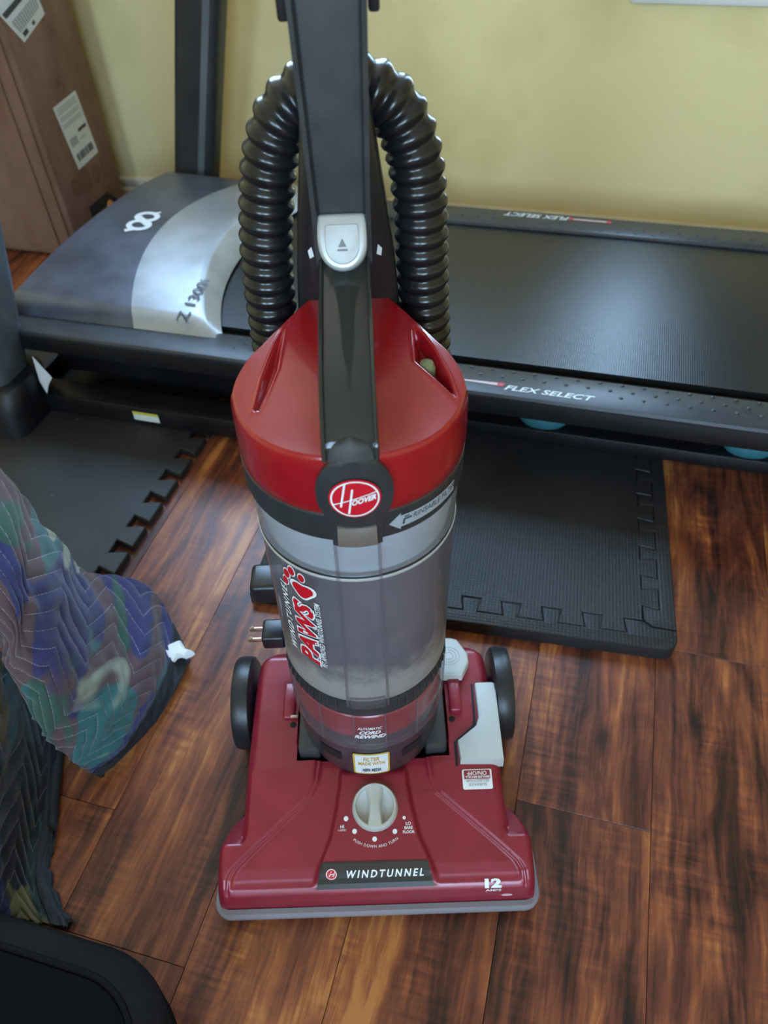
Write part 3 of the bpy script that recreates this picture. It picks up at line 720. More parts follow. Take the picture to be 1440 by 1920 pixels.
for b in bs:
    bw, ow = body_half(b), out_half(b)
    row = []
    for u in us:
        s = 1 if u >= 0 else -1; U = abs(u)
        A = U / .86 * (bw) if U <= .86 else bw + (ow - bw) * (U - .86) / .14
        a = s * A; row.append((a, b, surf(a, b)))
    V += [(row[0][0], b, .012)] + row + [(row[-1][0], b, .012)]
W_ = NA + 3
for i in range(NB):
    for j in range(W_ - 1): F.append((i * W_ + j, i * W_ + j + 1, (i + 1) * W_ + j + 1, (i + 1) * W_ + j))
n0 = len(V)
for end in (0, NB):
    st = len(V)
    for j in range(W_): v = V[end * W_ + j]; V.append((v[0], v[1], .012))
    for j in range(W_ - 1): F.append((end * W_ + j, end * W_ + j + 1, st + j + 1, st + j))
nozzle = obj('floor_nozzle', V, F, M_RBASE, vac, angle=50)
def S(a, b, d=.0): return Vector((a, b, surf(a, b) + d))
box('nozzle_underside', -.165, .165, .006, .105, .004, .014, M_VBLK, vac, .002)
box('nozzle_underside', -.135, .135, .10, .282, .020, .040, M_VBLK, vac, .002)
# clear bumper round the front
path = [(-.1732, .052, .024), (-.1738, .035, .024)] + [(-.1738 + .012 * (1 - math.cos(t)), .010 - .0125 * math.sin(t), .024) for t in [PI / 2 * k / 5 for k in range(6)]]
path += [(-p[0], p[1], p[2]) for p in path[::-1]]
rings = []
pv = [Vector(p) for p in path]
for i, p in enumerate(pv):
    t = (pv[min(i + 1, len(pv) - 1)] - pv[max(0, i - 1)]).normalized(); n = Vector((t.y, -t.x, 0))
    rings.append([p + n * x + Vector((0, 0, z)) for x, z in ((-.002, -.010), (.0035, -.010), (.005, -.006), (.005, .005), (.0035, .008), (-.002, .008))])
V, F = loft(rings, True); obj('bumper', V, F, M_LIP, vac, angle=35)
# black window strip with lettering
def sfn(d): return lambda a, b: S(a, b, d)
win = patch([(-.0585, .0315), (.0565, .0305), (.0625, .0095), (-.0640, .0095)], sfn(.0016), 'name_strip', mat('smoked_black_strip', (.020, .021, .022), .25, 0, .3), nozzle, .004)
# lettering is measured along the curved face
arc = [(0, 0)]
bq = .0
while bq < .06:
    p, q = S(0.05, bq), S(0.05, bq + .0005); arc.append((arc[-1][0] + (q - p).length, bq + .0005)); bq += .0005
def b_of(dist, b0):
    d0 = interp(b0, [(y, x) for x, y in arc]); return interp(d0 + dist, arc)
txt('WINDTUNNEL', .0118, lambda x, y: S(.0105 + x, b_of(y, .0195), .0034), 'lettering', M_PRINT, win, .25, .0003, space=1.45, fit=.083, high=.0086)
wl_ = patch([(x - .0475, y) for x, y in disc(.0062, 20)], lambda x, y: S(x, b_of(y, .0200), .0022), 'emblem', M_PRED, win, .004)
def ringpatch(cx, r0, r1, fn, name, m, parent, n=28, ry=1.0):
    V, F = [], []
    for k in range(n):
        a = 2 * PI * k / n
        V += [fn(cx + r0 * math.cos(a), r0 * ry * math.sin(a)), fn(cx + r1 * math.cos(a), r1 * ry * math.sin(a))]
        F.append((2 * k, 2 * k + 1, (2 * k + 3) % (2 * n), (2 * k + 2) % (2 * n)))
    return obj(name, V, F, m, parent, smooth=False)
ringpatch(-.0475, .0050, .0058, lambda x, y: S(x, b_of(y, .0200), .0026), 'print', M_PRINT, win)
txt('H', .0085, lambda x, y: S(-.0478 + x, b_of(y, .0200), .0026), 'print', M_PRINT, win, .4)
M_RSTRIP = M_RBASE
# 12 AMPS and the worn spot
txt('12', .0145, lambda x, y: S(.1262 + x, b_of(y, .0105), .0012), 'lettering', M_PRINT, nozzle, 0, .0009, fit=.0180, high=.0115)
txt('AMPS', .0052, lambda x, y: S(.1262 + x, b_of(y, .0052), .0012), 'lettering', M_PRINT, nozzle, .1, .0001, fit=.0175, high=.0034)
patch([(.141 + x, y) for x, y in disc(.0062, 12, .0020)], lambda x, y: S(x, b_of(y, .0022), .0014), 'worn_chip', mat('worn_plastic', (.62, .40, .40), .6), nozzle, .003)
# height knob with dial marks
kz = surf(0, .085)
knob_c = Vector((.0012, .0845, kz - .001)); tilt = Matrix.Rotation(math.radians(9), 4, 'X')
KM = Matrix.Translation(knob_c) @ tilt
V, F = lathe([(.0258, 0), (.0253, .005), (.0242, .0102), (.0230, .0115), (.0215, .0110), (.0205, .0055), (.0150, .0025), (.0001, .0015)], 56, KM, True, False)
knob = obj('height_knob', V, F, M_LGREY, vac, angle=35)
rg = []
for t in [k / 14 for k in range(15)]:
    y = -.0228 + .0450 * t; w = .0100 - .0038 * math.sin(PI * min(1, t * 1.0)) ** .8 if t < .6 else .0064 + .004 * (t - .6) / .4
    h = .0128 - .0030 * abs(t - .5)
    rg.append([KM @ Vector((x * w, y, z)) for x, z in ((-1.2, .0012), (-.88, h - .001), (-.66, h), (.66, h), (.88, h - .001), (1.2, .0012))])
V, F = loft(rg, True); obj('knob_grip', V, F, M_LGREY, knob, angle=50)
for deg in (200, 228, 268, 308, 338):
    r = .0345; a = r * math.cos(math.radians(deg)) + .0012; b = .0845 + r * math.sin(math.radians(deg)) * .93
    patch([(a + x, b + y) for x, y in disc(.0026 if deg < 320 else .0018, 14)], sfn(.0010), 'dial_mark', M_PRINT, nozzle, .01)
def arcfn(r, c0):
    def f(x, y):
        t = math.radians(c0) + x / r; rr = r - y
        return S(.0012 + rr * math.cos(t), .0845 + .96 * rr * math.sin(t), .0010)
    return f
txt('PUSH DOWN AND TURN', .0042, arcfn(.0410, 270), 'lettering', M_PRINT, nozzle, 0, 0, space=1.1)
txt('HI', .0046, lambda x, y: S(-.0355 + x, .0655 + y, .0010), 'lettering', M_PRINT, nozzle, 0, .0001)
txt('CARPET', .0026, lambda x, y: S(-.0355 + x, .0620 + y, .0010), 'lettering', M_PRINT, nozzle, 0, 0)
for k, s_ in enumerate(('LO', 'BARE', 'FLOOR')):
    txt(s_, .0046 if k == 0 else .0040, lambda x, y: S(.0375 + x, .0665 - k * .0041 + y, .0010), 'lettering', M_PRINT, nozzle, 0, .0001)
# selector label, upside down for the person in front
LC = (.1178, .1105)
lab = patch([(LC[0] + x, LC[1] + y) for x, y in rrect(.0335, .0215, .002)], sfn(.0008), 'selector_label', M_PRINT, nozzle, .006)
patch([(LC[0] + x, LC[1] + .0048 + y) for x, y in rrect(.0295, .0092, .0006)], sfn(.0013), 'label_panel', mat('label_red', (.30, .02, .04), .4), lab, .006)
for s_, sz, yy, m in (('ON/OFF', .0066, .0060, M_PRINT), ('BRUSHROLL', .0034, .0021, M_PRINT), ('SELECTOR', .0040, -.0022, M_INKG), ('SURFACE', .0040, -.0062, M_INKG)):
    txt(s_, sz, lambda x, y: S(LC[0] - x, LC[1] + yy - y, .0017), 'lettering', m, lab, 0, .0001, fit={'ON/OFF': .022, 'BRUSHROLL': .0275, 'SELECTOR': .0265, 'SURFACE': .0205}[s_], high=sz * .66)
# grey pedal lever, octagonal pedal, hinge covers, holes
lev = [(.1465, .2260), (.1505, .2235), (.1490, .1260), (.1000, .1275), (.0985, .1510), (.1215, .1690), (.1255, .1800), (.1255, .2245), (.1275, .2260)]
bm = prism(lev, .088, .1075, .0022, 2); obj_bm('pedal_lever', bm, M_LGREY, vac, angle=35)
for P, nm in (([(.0975, .1255), (.0975, .152), (.1205, .1705), (.1225, .175), (.1235, .2255), (.121, .2255), (.1195, .178), (.1175, .172), (.0945, .1535), (.0945, .1255)], 'lever_slot'),):
    patch(P, sfn(.0007), nm, M_HOLE, nozzle, .01)
OM = Matrix.Translation((.0985, .2580, .104)) @ Matrix.Rotation(math.radians(-6), 4, 'X')
octp = [(-.018, -.028), (.012, -.029), (.022, -.010), (.022, .004), (.010, .027), (.002, .030), (-.018, .030)]
bm = prism(octp, 0, .012, .003, 3, OM); octo = obj_bm('release_pedal', bm, M_LGREY, vac, angle=35)
for rr in (.0135, .0095, .0055):
    V, F = tube([OM @ Vector((-.002 + rr * math.cos(2 * PI * k / 28), rr * math.sin(2 * PI * k / 28), .0121)) for k in range(28)], .0005, 5, closed=True); obj('pedal_ring', V, F, M_LGREY, octo)
for s in (-1, 1):
    a0, a1 = (.0925, .1075)
    bm = bmesh.new(); bm_box(bm, min(s * a0, s * a1), max(s * a0, s * a1), .188, .236, .092, .110 if s > 0 else .1065, .003, 3); obj_bm('hinge_cover', bm, M_RBASE, vac)
    V, F = lathe([(.0038, 0), (.0038, .0008)], 16, Matrix.Translation((s * .0945, .1815, surf(.0945, .1815) - .0001))); obj('screw_hole', V, F, M_HOLE, vac)
    # swivel bracket
    bm = bmesh.new(); bm_box(bm, min(s * .061, s * .0858), max(s * .061, s * .0858), .1435, .235, .046, .112, .004, 2); obj_bm('swivel_bracket', bm, M_VGREY, vac)
    # wheels
    WM = Matrix.Translation((s * .1490, .238, .0585)) @ Matrix.Rotation(s * PI / 2, 4, 'Y')
    V, F = lathe([(.030, 0), (.053, 0), (.0575, .003), (.0585, .008), (.0585, .018), (.0565, .023), (.050, .0245), (.044, .020), (.016, .019), (.0001, .020)], 56, WM, True, False)
    wh = obj('wheel', V, F, M_WHEEL, vac, angle=35)
    V, F = lathe([(.012, .019), (.011, .0235), (.0001, .0240)], 24, WM, True, False); obj('wheel_hub', V, F, M_VGREY, wh)
box('copper_strip', -.0975, -.0885, .1872, .1905, .1045, .1075, M_BRASS, vac, .0006)

# ---- swivelling body: built round a Z axis, then leaned by less than a degree
BM_ = Matrix.Translation((-.003, .195, .06)) @ Matrix.Rotation(math.radians(.87), 4, 'Y') @ Matrix.Rotation(math.radians(-.4), 4, 'X') @ Matrix.Translation((0, 0, -.06))
CEN = math.radians(1.7)             # the front of the body faces a little to the right
def cyl(r, th, z): return BM_ @ Vector((r * math.sin(th), -r * math.cos(th), z))
def on_cyl(r, th0, z0, d=0.0, up=True):
    """(x, y) of a print -> cylinder; up: lettering runs up the side"""
    if up: return lambda x, y: cyl(r + d, th0 - y / r, z0 + x)
    return lambda x, y: cyl(r + d, th0 + x / r, z0 + y)
def body_lathe(name, prof, m, parent=vac, seg=96, c0=True, c1=True, angle=35):
    V, F = lathe(prof, seg, BM_, c0, c1); return obj(name, V, F, m, parent, angle=angle)
house = body_lathe('motor_housing', [(.060, .050), (.070, .078), (.0770, .096), (.0795, .110), (.0805, .150), (.0805, .170), (.0790, .172), (.0785, .2452)], M_HOUSE, c1=True)
for s in (-1, 1):
    patch([(s * .60 + x, .138 + y) for x, y in rrect(.34, .016, .004)], lambda t, z: cyl(.0812, CEN + t, z), 'vent_slot', M_HOLE, house, .05)
redb = body_lathe('red_band', [(.0800, .191), (.0812, .192), (.0812, .232), (.0800, .2335)], M_RCAP, house, c0=False, c1=False)
ringb = body_lathe('vent_ring', [(.0790, .2440), (.0835, .2450), (.0838, .2560), (.0815, .2645), (.0800, .2652), (.0700, .2652)], M_RINGB)
for k in range(26):
    th = CEN + math.radians(-78 + 6.2 * k)
    if abs(th - CEN) < .22: continue
    V, F = tube([cyl(.0843, th, .2465), cyl(.0845, th, .2560), cyl(.0822, th, .2640)], .0007, 5); obj('ring_rib', V, F, M_VGREY, ringb)
sheath = body_lathe('clear_skirt', [(.0800, .171), (.0842, .170), (.0850, .174), (.0850, .2440), (.0838, .2462)], M_SHEATH, c0=False, c1=False)
for th in (-.62, -.19, .19, .62):
    V, F = tube([cyl(.0855, CEN + th, .174), cyl(.0855, CEN + th, .2440)], .0011, 6); obj('skirt_rib', V, F, M_SHEATH, sheath)
def pf(z, s=0.0): return lambda x, y: cyl(.0857, CEN + (x) / .0857, z + y)
txt('AUTOMATIC', .0064, pf(.2175), 'lettering', M_PRINT, sheath, .25, .0001, fit=.0255, high=.0050, cut=.008)
txt('CORD', .0092, pf(.2092), 'lettering', M_PRINT, sheath, .35, .0004, fit=.0225, high=.0068, cut=.008)
txt('REWIND', .0092, pf(.2008), 'lettering', M_PRINT, sheath, .35, .0004, fit=.0335, high=.0068, cut=.008)
st = patch([(x, y) for x, y in rrect(.0405, .0470, .003)], lambda x, y: cyl(.0813, CEN - .01 + x / .0813, .1300 + y), 'filter_sticker', mat('sticker_amber', (.66, .42, .05), .4), house, .006)
sw = patch([(x, y) for x, y in rrect(.0365, .0420, .002)], lambda x, y: cyl(.0817, CEN - .01 + x / .0813, .1305 + y), 'sticker_face', M_PRINT, st, .006)
M_AMB = mat('amber_ink', (.60, .33, .02), .5)
def stf(z): return lambda x, y: cyl(.0820, CEN - .01 + x / .0813, z + y)
txt('FILTER', .0115, stf(.1425), 'lettering', M_AMB, st, .2, .0002, fit=.018, high=.0085, cut=.008); txt('MADE WITH', .0078, stf(.1322), 'lettering', M_AMB, st, 0, .0002, fit=.029, high=.0075, cut=.008)
txt('HEPA MEDIA', .0072, stf(.1170), 'lettering', M_INK, st, .2, .0003, fit=.021, high=.0078, cut=.008)

# dust bin
dirt = body_lathe('cyclone_core', [(.070, .2660), (.0715, .268), (.0730, .440), (.0755, .4560)], M_INNER)
body_lathe('dust_layer', [(.0800, .2655), (.0802, .2700), (.0770, .2800), (.0720, .2860), (.0600, .2840)], M_DUST, c0=False, c1=True)
binn = body_lathe('dust_bin', [(.0822, .2655), (.0838, .2690), (.0836, .2740), (.0846, .4560)], M_BIN, c0=False, c1=False)
body_lathe('bin_seam', [(.0848, .4545), (.0856, .4552), (.0858, .4572), (.0850, .4580)], mat('seam_grey', (.40, .39, .38), .35), binn, c0=False, c1=False)
body_lathe('seal_line', [(.0843, .4580), (.0849, .4588), (.0849, .4602), (.0843, .461)], M_VBLK, binn, c0=False, c1=False)
body_lathe('filter_cup', [(.0700, .452), (.0790, .456), (.0795, .472), (.0815, .476), (.0818, .508)], M_FILT, c0=False, c1=False)
body_lathe('bin_collar', [(.0848, .461), (.0852, .4700), (.0868, .5080), (.0860, .5085)], clear_mat('clear_collar', (.90, .91, .94, 1), (.40, .41, .44, 1), .18, .06), c0=False, c1=False)
for s in (-1, 1):
    P = []
    for k in range(13):
        t = k / 12; z = .2610 + (.5090 - .2610) * t; P.append(cyl(interp(z, [(.261, .0858), (.456, .0864), (.509, .0888)]), CEN + s * (.232 - .045 * t), z))
    V, F = tube(P, .0015, 6); obj('bin_rib', V, F, M_BIN if False else M_SHEATH, binn)
V, F = tube([cyl(.0880, CEN + .187 * k / 4, .5065) for k in range(-4, 5)], .0014, 6); obj('bin_rib', V, F, M_SHEATH, binn)
box_tab = []
P0 = [[cyl(r, CEN + t, z) for r, z in ((.0828, .258), (.0868, .259), (.0872, .272), (.0862, .2755), (.0840, .2755))] for t in [-.20 + .40 * k / 8 for k in range(9)]]
V, F = loft(P0, True); obj('bin_foot_tab', V, F, M_SHEATH, binn)
# prints on the bin
TH0, RB = -.575, .0848
def pp(yoff, z0): return lambda x, y: cyl(RB + .0008, TH0 - (y + yoff) / RB, z0 + x)
def pp2(yoff, z0): return lambda x, y: cyl(RB + .0012, TH0 - (y + yoff) / RB, z0 + x)
txt('PAWS', .0300, pp(.0020, .3665), 'lettering', M_PRINT, binn, .22, .0028, fit=.0935, high=.0240, cut=.006)
txt('PAWS', .0300, pp2(.0020, .3665), 'lettering', M_PRED, binn, .22, .0011, fit=.0900, high=.0208, cut=.006)
for k in range(4):
    ringpatch(-.034 + .0245 * k, .0011, .0020, lambda x, y: cyl(RB + .0016, TH0 - (y - .0080) / RB, .3665 + x), 'print', M_PRINT, binn, 14)
txt('PET APPROVED WINDTUNNEL SYSTEM', .0066, pp(-.0128, .3700), 'lettering', M_PRINT, binn, .25, .0001, fit=.097, high=.0052, cut=.008)
txt('WINDTUNNEL', .0110, pp(.0225, .3765), 'lettering', M_PRINT, binn, .25, .0003, fit=.100, high=.0078, space=1.35, cut=.006)
PC = (.4355, .0050)
def pawf(d): return lambda x, y: cyl(RB + d, TH0 - (PC[1] + y) / RB, PC[0] + x)
pad = []
for k in range(36):
    a = 2 * PI * k / 36; r = .0090 * (1 + .16 * math.cos(3 * (a - PI * .98)) - .10 * math.cos(2 * a)); pad.append((r * math.cos(a) - .0065, r * math.sin(a) * 1.0 - .0055))
def grow(P, s):
    cx = sum(p[0] for p in P) / len(P); cy = sum(p[1] for p in P) / len(P)
    return [(cx + (x - cx) * s, cy + (y - cy) * s) for x, y in P]
toes = [(-.0055, .0128, .0040), (.0055, .0100, .0043), (.0125, .0040, .0043), (.0100, -.0060, .0038)]
for P in [pad] + [[(tx + x * 1.25, ty + y * .8) for x, y in disc(tr, 18)] for tx, ty, tr in toes]:
    patch(grow(P, 1.28), pawf(.0008), 'paw_print', M_PRINT, binn, .004); patch(P, pawf(.0012), 'paw_print', M_PRED, binn, .004)

# charcoal lid ring with the emblem shield and latch
lid = body_lathe('lid_ring', [(.0840, .5060), (.0878, .5065), (.0890, .5120), (.0892, .5330), (.0870, .5350)], M_RINGB)
SHT = CEN + .008
def shield_half(z):
    if z > .560: return .0265 * math.sqrt(max(0, 1 - ((z - .560) / .0335) ** 2))
    return interp(z, [(.506, .0180), (.522, .0182), (.535, .0205), (.546, .0252), (.553, .0263), (.560, .0265)])
rg = []
for k in range(25):
    z = .5060 + (.5934 - .5060) * k / 24; hw = shield_half(z); bulge = .0015 * sstep(.52, .54, z)
    row = [cyl(.0850, SHT - hw / .09, z)] + [cyl(.0920 + bulge + .002 * (1 - (2 * j / 12 - 1) ** 2), SHT + hw / .09 * (2 * j / 12 - 1), z) for j in range(13)] + [cyl(.0850, SHT + hw / .09, z)]
    rg.append(row)
V, F = loft(rg, True); shield = obj('emblem_shield', V, F, M_RINGB, vac, angle=40)
EZ, ER = .5590, .0968
def emf(d): return lambda x, y: cyl(ER + d, SHT + x / .094, EZ + y)
RY_ = 1.02
em = patch(disc(.0178, 40, .0178 * RY_), emf(0), 'emblem', M_PRED, shield, .005)
ringpatch(0, .0153, .0165, emf(.0005), 'print', M_PRINT, em, 48, RY_)
def bar(P, w):
    (x0, y0), (x1, y1) = P; d = Vector((x1 - x0, y1 - y0)).normalized(); n = Vector((-d.y, d.x)) * w / 2
    patch([(x0 - n.x, y0 - n.y), (x1 - n.x, y1 - n.y), (x1 + n.x, y1 + n.y), (x0 + n.x, y0 + n.y)], emf(.0005), 'print', M_PRINT, em, .006)
bar([(-.0098, -.0075), (-.0062, .0150)], .0014); bar([(-.0046, -.0140), (-.0014, .0095)], .0014); bar([(-.0145, -.0050), (.0152, .0058)], .0009)
txt('OOVER', .0064, lambda x, y: emf(.0005)(.0060 + x, -.0012 + y + .30 * x), 'lettering', M_PRINT, em, .25, .0003, cut=.004, fit=.0165, high=.0052)
# latch
rg = [[cyl(r, SHT + t, z) for r, z in ((.0880, .5080), (.0950, .5075), (.0965, .5120), (.0950, .5270), (.0880, .5290))] for t in [-.150 + .30 * k / 8 for k in range(9)]]
V, F = loft(rg, True); obj('latch', V, F, M_BRONZE, vac, angle=35)
# arrow sticker on the ring
M_GST = mat('grey_sticker', (.33, .36, .40), .4)
arw = [(0, 0), (.0095, -.0085), (.0095, -.0058), (.066, -.0048), (.066, .0058), (.0095, .0058), (.0095, .0085)]
ast = patch(arw, lambda x, y: cyl(.0897, .300 + x / .0895, .5205 + y), 'filter_arrow_sticker', M_GST, lid, .004)
txt('RINSABLE FILTER', .0072, lambda x, y: cyl(.0900, .300 + (.0425 + x) / .0895, .5218 + y), 'lettering', M_INK, ast, .2, 0, cut=.006, wx=.86)
for P in ([(.0105, -.0035), (.0125, -.0035), (.0128, .0005), (.0185, .0005), (.0185, .0022), (.0115, .0022)], [(.0125, .0030), (.0165, .0030), (.0165, .0042), (.0125, .0042)]):
    patch(P, lambda x, y: cyl(.0900, .300 + x / .0895, .5205 + y), 'tap_print', M_INK, ast, .004)
for k in range(5): patch([(.022 + .0082 * k, -.0036), (.0285 + .0082 * k, -.0036), (.0285 + .0082 * k, -.0024), (.022 + .0082 * k, -.0024)], lambda x, y: cyl(.0900, .300 + x / .0895, .5205 + y), 'print', M_INKG, ast, .004)

# red cap: round in front, drawn in towards the back, top rising to the back
def outline(R):
    """plan outline of the cap: a round front, sides that run together to a narrow back"""
    half = [(R, -.012), (R * .975, .004), (.0790, .0225), (.0680, .0365), (.0515, .0590), (.0350, .0820), (.0290, .0885), (.0180, .0905)]
    sd = [(p.x, p.y) for p in catmull([(x, y, 0) for x, y in half], 9)]
    t0 = math.asin(.012 / R); arc_ = [(R * math.cos(t), R * math.sin(t)) for t in [-PI + t0 + (PI - 2 * t0) * k / 110 for k in range(1, 110)]]
    P = [(-x, y) for x, y in sd[::-1]] + arc_ + sd + [(.009, .0910), (0, .0912), (-.009, .0910)]
    return [Vector(p) for p in P]
def cap_top(x, y): return .5880 + .021 * sstep(-.09, .095, y) - 1.3 * x * x
RECESS = {1: [(.0500, .0470), (.0560, .0420), (.0640, .0270), (.0735, .0000), (.0780, -.0230), (.0500, .0085)],
          -1: [(.0500, .0480), (.0560, .0320), (.0640, -.0020), (.0680, -.0330), (.0640, -.0330), (.0530, .0050)]}
def scoop(x, y):
    T3 = RECESS[1 if x > 0 else -1]; A = abs(x); ins = 1e9
    for i in range(len(T3)):
        a, b = Vector(T3[i]), Vector(T3[(i + 1) % len(T3)]); e = b - a
        ins = min(ins, (Vector((A, y)) - a).dot(Vector((e.y, -e.x)).normalized()))
    return ins
rg = []; OUT = outline(.0888)
for z, s in ((.5335, .985), (.5350, 1.0), (.5450, 1.0), (.5600, .999)):
    rg.append([BM_ @ Vector((p.x * s, p.y * s, z)) for p in OUT])
for s, dz in ((.997, -.014), (.993, -.008), (.985, -.0035), (.975, -.0012), (.96, 0)):
    rg.append([BM_ @ Vector((p.x * s, p.y * s, cap_top(p.x * s, p.y * s) + dz)) for p in OUT])
ss_ = [.96 - .0055 * k for k in range(1, 85)] + [.48 - .04 * k for k in range(12)]
for s in ss_:
    row = []
    for p in OUT:
        x, y = p.x * s, p.y * s; i = scoop(x, y); z = cap_top(x, y)
        if i > -.006: z -= (.014 if x > 0 else .007) * sstep(-.0004, .0042, i) - .0008 * math.exp(-((i + .0014) / .0011) ** 2)
        row.append(BM_ @ Vector((x, y, z)))
    rg.append(row)
V, F = loft(rg, True, False, True); cap = obj('bin_cap', V, F, M_RCAP, vac, angle=60)
PG = Matrix.Translation(BM_ @ Vector((.0585, .0110, .586)))
V, F = lathe([(.0065, -.004), (.0068, .003), (.0050, .0075), (.0001, .0090)], 16, PG, True, False); obj('filter_peg', V, F, mat('olive_foam', (.20, .20, .09), .7), cap)

# spine, handle and its strap
def box_loft(name, rows, m, bev=.004, parent=vac):
    """rows: (z, xc, half width, y front, y back)"""
    rg = []
    for z, xc, hw, yf, yb in rows:
        P = rrect(2 * hw, yb - yf, min(bev, hw * .9, (yb - yf) * .45), 3); rg.append([Vector((xc + x, (yf + yb) / 2 + y, z)) for x, y in P])
    V, F = loft(rg, True); return obj(name, V, F, m, parent, angle=40)
spine = box_loft('rear_spine', [(.085, -.002, .040, .285, .335), (.40, .001, .040, .288, .335), (.585, .004, .0425, .286, .330), (.630, .005, .0385, .272, .325), (.680, .0055, .0325, .262, .318), (.725, .006, .0265, .258, .310), (.765, .006, .0215, .262, .300)], M_VBLK, .012)
handle = box_loft('handle', [(.640, .006, .0188, .2555, .285), (.700, .0062, .0193, .2505, .290), (.78, .0068, .0215, .2505, .285), (.86, .0075, .0235, .2505, .283), (.96, .0085, .0235, .2505, .283), (1.00, .009, .020, .252, .282)], M_VGREY, .005)
for s in (-1, 1):
    rg = []
    for z, xc, hw in ((.655, .006, .0200), (.700, .0062, .0205), (.78, .0068, .0225), (.86, .0075, .0245), (.96, .0085, .0245)):
        xo, xi = xc + s * hw, xc + s * (hw - .0042)
        rg.append([Vector((xo, .262, z)), Vector((xo, .2462, z)), Vector((xi + s * .001, .2450, z)), Vector((xi, .2470, z)), Vector((xi, .262, z))])
    V, F = loft(rg, True); obj('handle_rail', V, F, M_VGREY, handle, angle=50)
V, F = tube(catmull([(.0085, .267, .985), (.009, .262, 1.03), (.009, .235, 1.075), (.009, .19, 1.09), (.009, .165, 1.065), (.009, .19, 1.03), (.009, .235, 1.01), (.0085, .262, .99)], 8), .0145, 14); obj('handle_grip', V, F, M_VBLK, handle)
for s in (-1, 1): 
    box('cord_clip', min(s * .0235, s * .0305) + .0073, max(s * .0235, s * .0305) + .0073, .258, .288, .8045 if s < 0 else .8075, .86, M_VBLK, handle, .002)
# strap
SP = catmull([(.0078, .1010, .5960), (.0078, .1055, .6070), (.0076, .1160, .6165), (.0071, .1420, .6300), (.0067, .1750, .6400), (.0063, .2100, .6490), (.0061, .2420, .6570), (.0060, .2560, .6640)], 6)
rg = []
for i, p in enumerate(SP):
    t = (SP[min(i + 1, len(SP) - 1)] - SP[max(0, i - 1)]).normalized(); n = Vector((1, 0, 0)).cross(t).normalized()
    f = i / (len(SP) - 1); hw = .0184
    ed = -.004 - .006 * min(1, i / 8); sec = [(-1.0, ed), (-1.02, .0005), (-.97, .0022), (-.88, .0018), (-.84, -.0010), (-.4, .0006), (0, .0012), (.4, .0006), (.84, -.0010), (.88, .0018), (.97, .0022), (1.02, .0005), (1.0, ed), (.90, ed), (.86, -.0035), (0, -.0025), (-.86, -.0035), (-.90, ed)]
    rg.append([p + Vector((x * hw, 0, 0)) + n * z for x, z in sec])
V, F = loft(rg, True); strap = obj('carry_strap', V, F, M_STRAP, vac, angle=45)
rg = []
for i, p in enumerate(SP[:9]):
    t = (SP[i + 1] - SP[max(0, i - 1)]).normalized(); n = Vector((1, 0, 0)).cross(t).normalized(); f = i / 8
    hw = .0150 * math.sqrt(max(.02, 1 - f ** 2.2))
    rg.append([p + Vector((x * hw, 0, 0)) + n * (z) for x, z in ((-1, .0002), (-.6, .0022), (0, .0032), (.6, .0022), (1, .0002), (.8, -.002), (-.8, -.002))])
V, F = loft(rg, True); obj('strap_tongue', V, F, mat('grimy_black_plastic', (.030, .029, .026), .55, var=.4, vscale=90), strap, angle=45)
# release button
bt = [(-.0168, .017)] + [(-.0172, .002)] + [(.0172 * math.cos(a), -.001 + .0185 * math.sin(a)) for a in [PI + PI * k / 14 for k in range(15)]] + [(.0172, .002), (.0168, .017), (.0150, .0188), (-.0150, .0188)]
bp0 = Vector((.0060, .2425, .6735)); BTM = Matrix.Translation(bp0) @ Matrix.Rotation(math.radians(58), 4, 'X')
bm = prism(bt, -.010, .0058, .0030, 3, BTM); btn = obj_bm('release_button', bm, M_SILVBTN, vac, angle=35)
bi = [(x * .70, y * .70 - .0015) for x, y in bt]
bm = prism(bi, .0050, .0064, .0006, 1, BTM); obj_bm('button_panel', bm, M_SILVBTN, btn, angle=35)
M_BMARK = mat('button_mark', (.17, .17, .175), .5)
def bfn(x, y): return BTM @ Vector((x, y, .0067))
patch([(-.0030, -.0035), (.0030, -.0035), (0, .0022)], bfn, 'arrow_mark', M_BMARK, btn, .01); patch([(-.0036, -.0062), (.0036, -.0062), (.0036, -.0048), (-.0036, -.0048)], bfn, 'arrow_mark', M_BMARK, btn, .01)
for s in (-1, 1):
    P = [(.0060 + s * .0245 + x, .6545 + y) for x, y in ((0, .0055), (s * .0030, .0020), (s * .0022, -.0048), (-s * .0012, -.0030))]
    patch(P, lambda x, z: Vector((x, interp(z, [(.630, .2715), (.68, .2615)]) - .0008, z)), 'side_mark', M_PRINT, spine, .02)

# ribbed hose over the back
HP = catmull([(-.072, .300, .10), (-.071, .312, .30), (-.0665, .314, .45), (-.0632, .312, .5612), (-.0605, .312, .6215), (-.0548, .312, .6658), (-.0470, .313, .7030), (-.0345, .314, .7320), (-.0160, .315, .7480), (.0070, .316, .7540), (.0290, .315, .7490), (.0470, .314, .7350), (.0590, .312, .7080), (.0640, .311, .6700), (.0655, .310, .6300), (.0675, .310, .5850), (.0700, .310, .53), (.072, .308, .40), (.073, .300, .22)], 24)
HS = resample(HP, .0126 / 8)
prof8 = [.0182, .0188, .0203, .0213, .0216, .0213, .0203, .0188]
V, F = tube(HS, lambda i: prof8[i % 8], 28); obj('ribbed_hose', V, F, mat('hose_black_plastic', (.012, .012, .013), .24, var=.1, vscale=50), vac, angle=75)
for p in ((-.072, .300, .10), (.073, .300, .22)):
    V, F = lathe([(.0225, -.02), (.0235, -.015), (.0235, .02), (.0215, .024)], 28, Matrix.Translation(p)); obj('hose_cuff', V, F, M_VBLK, vac)
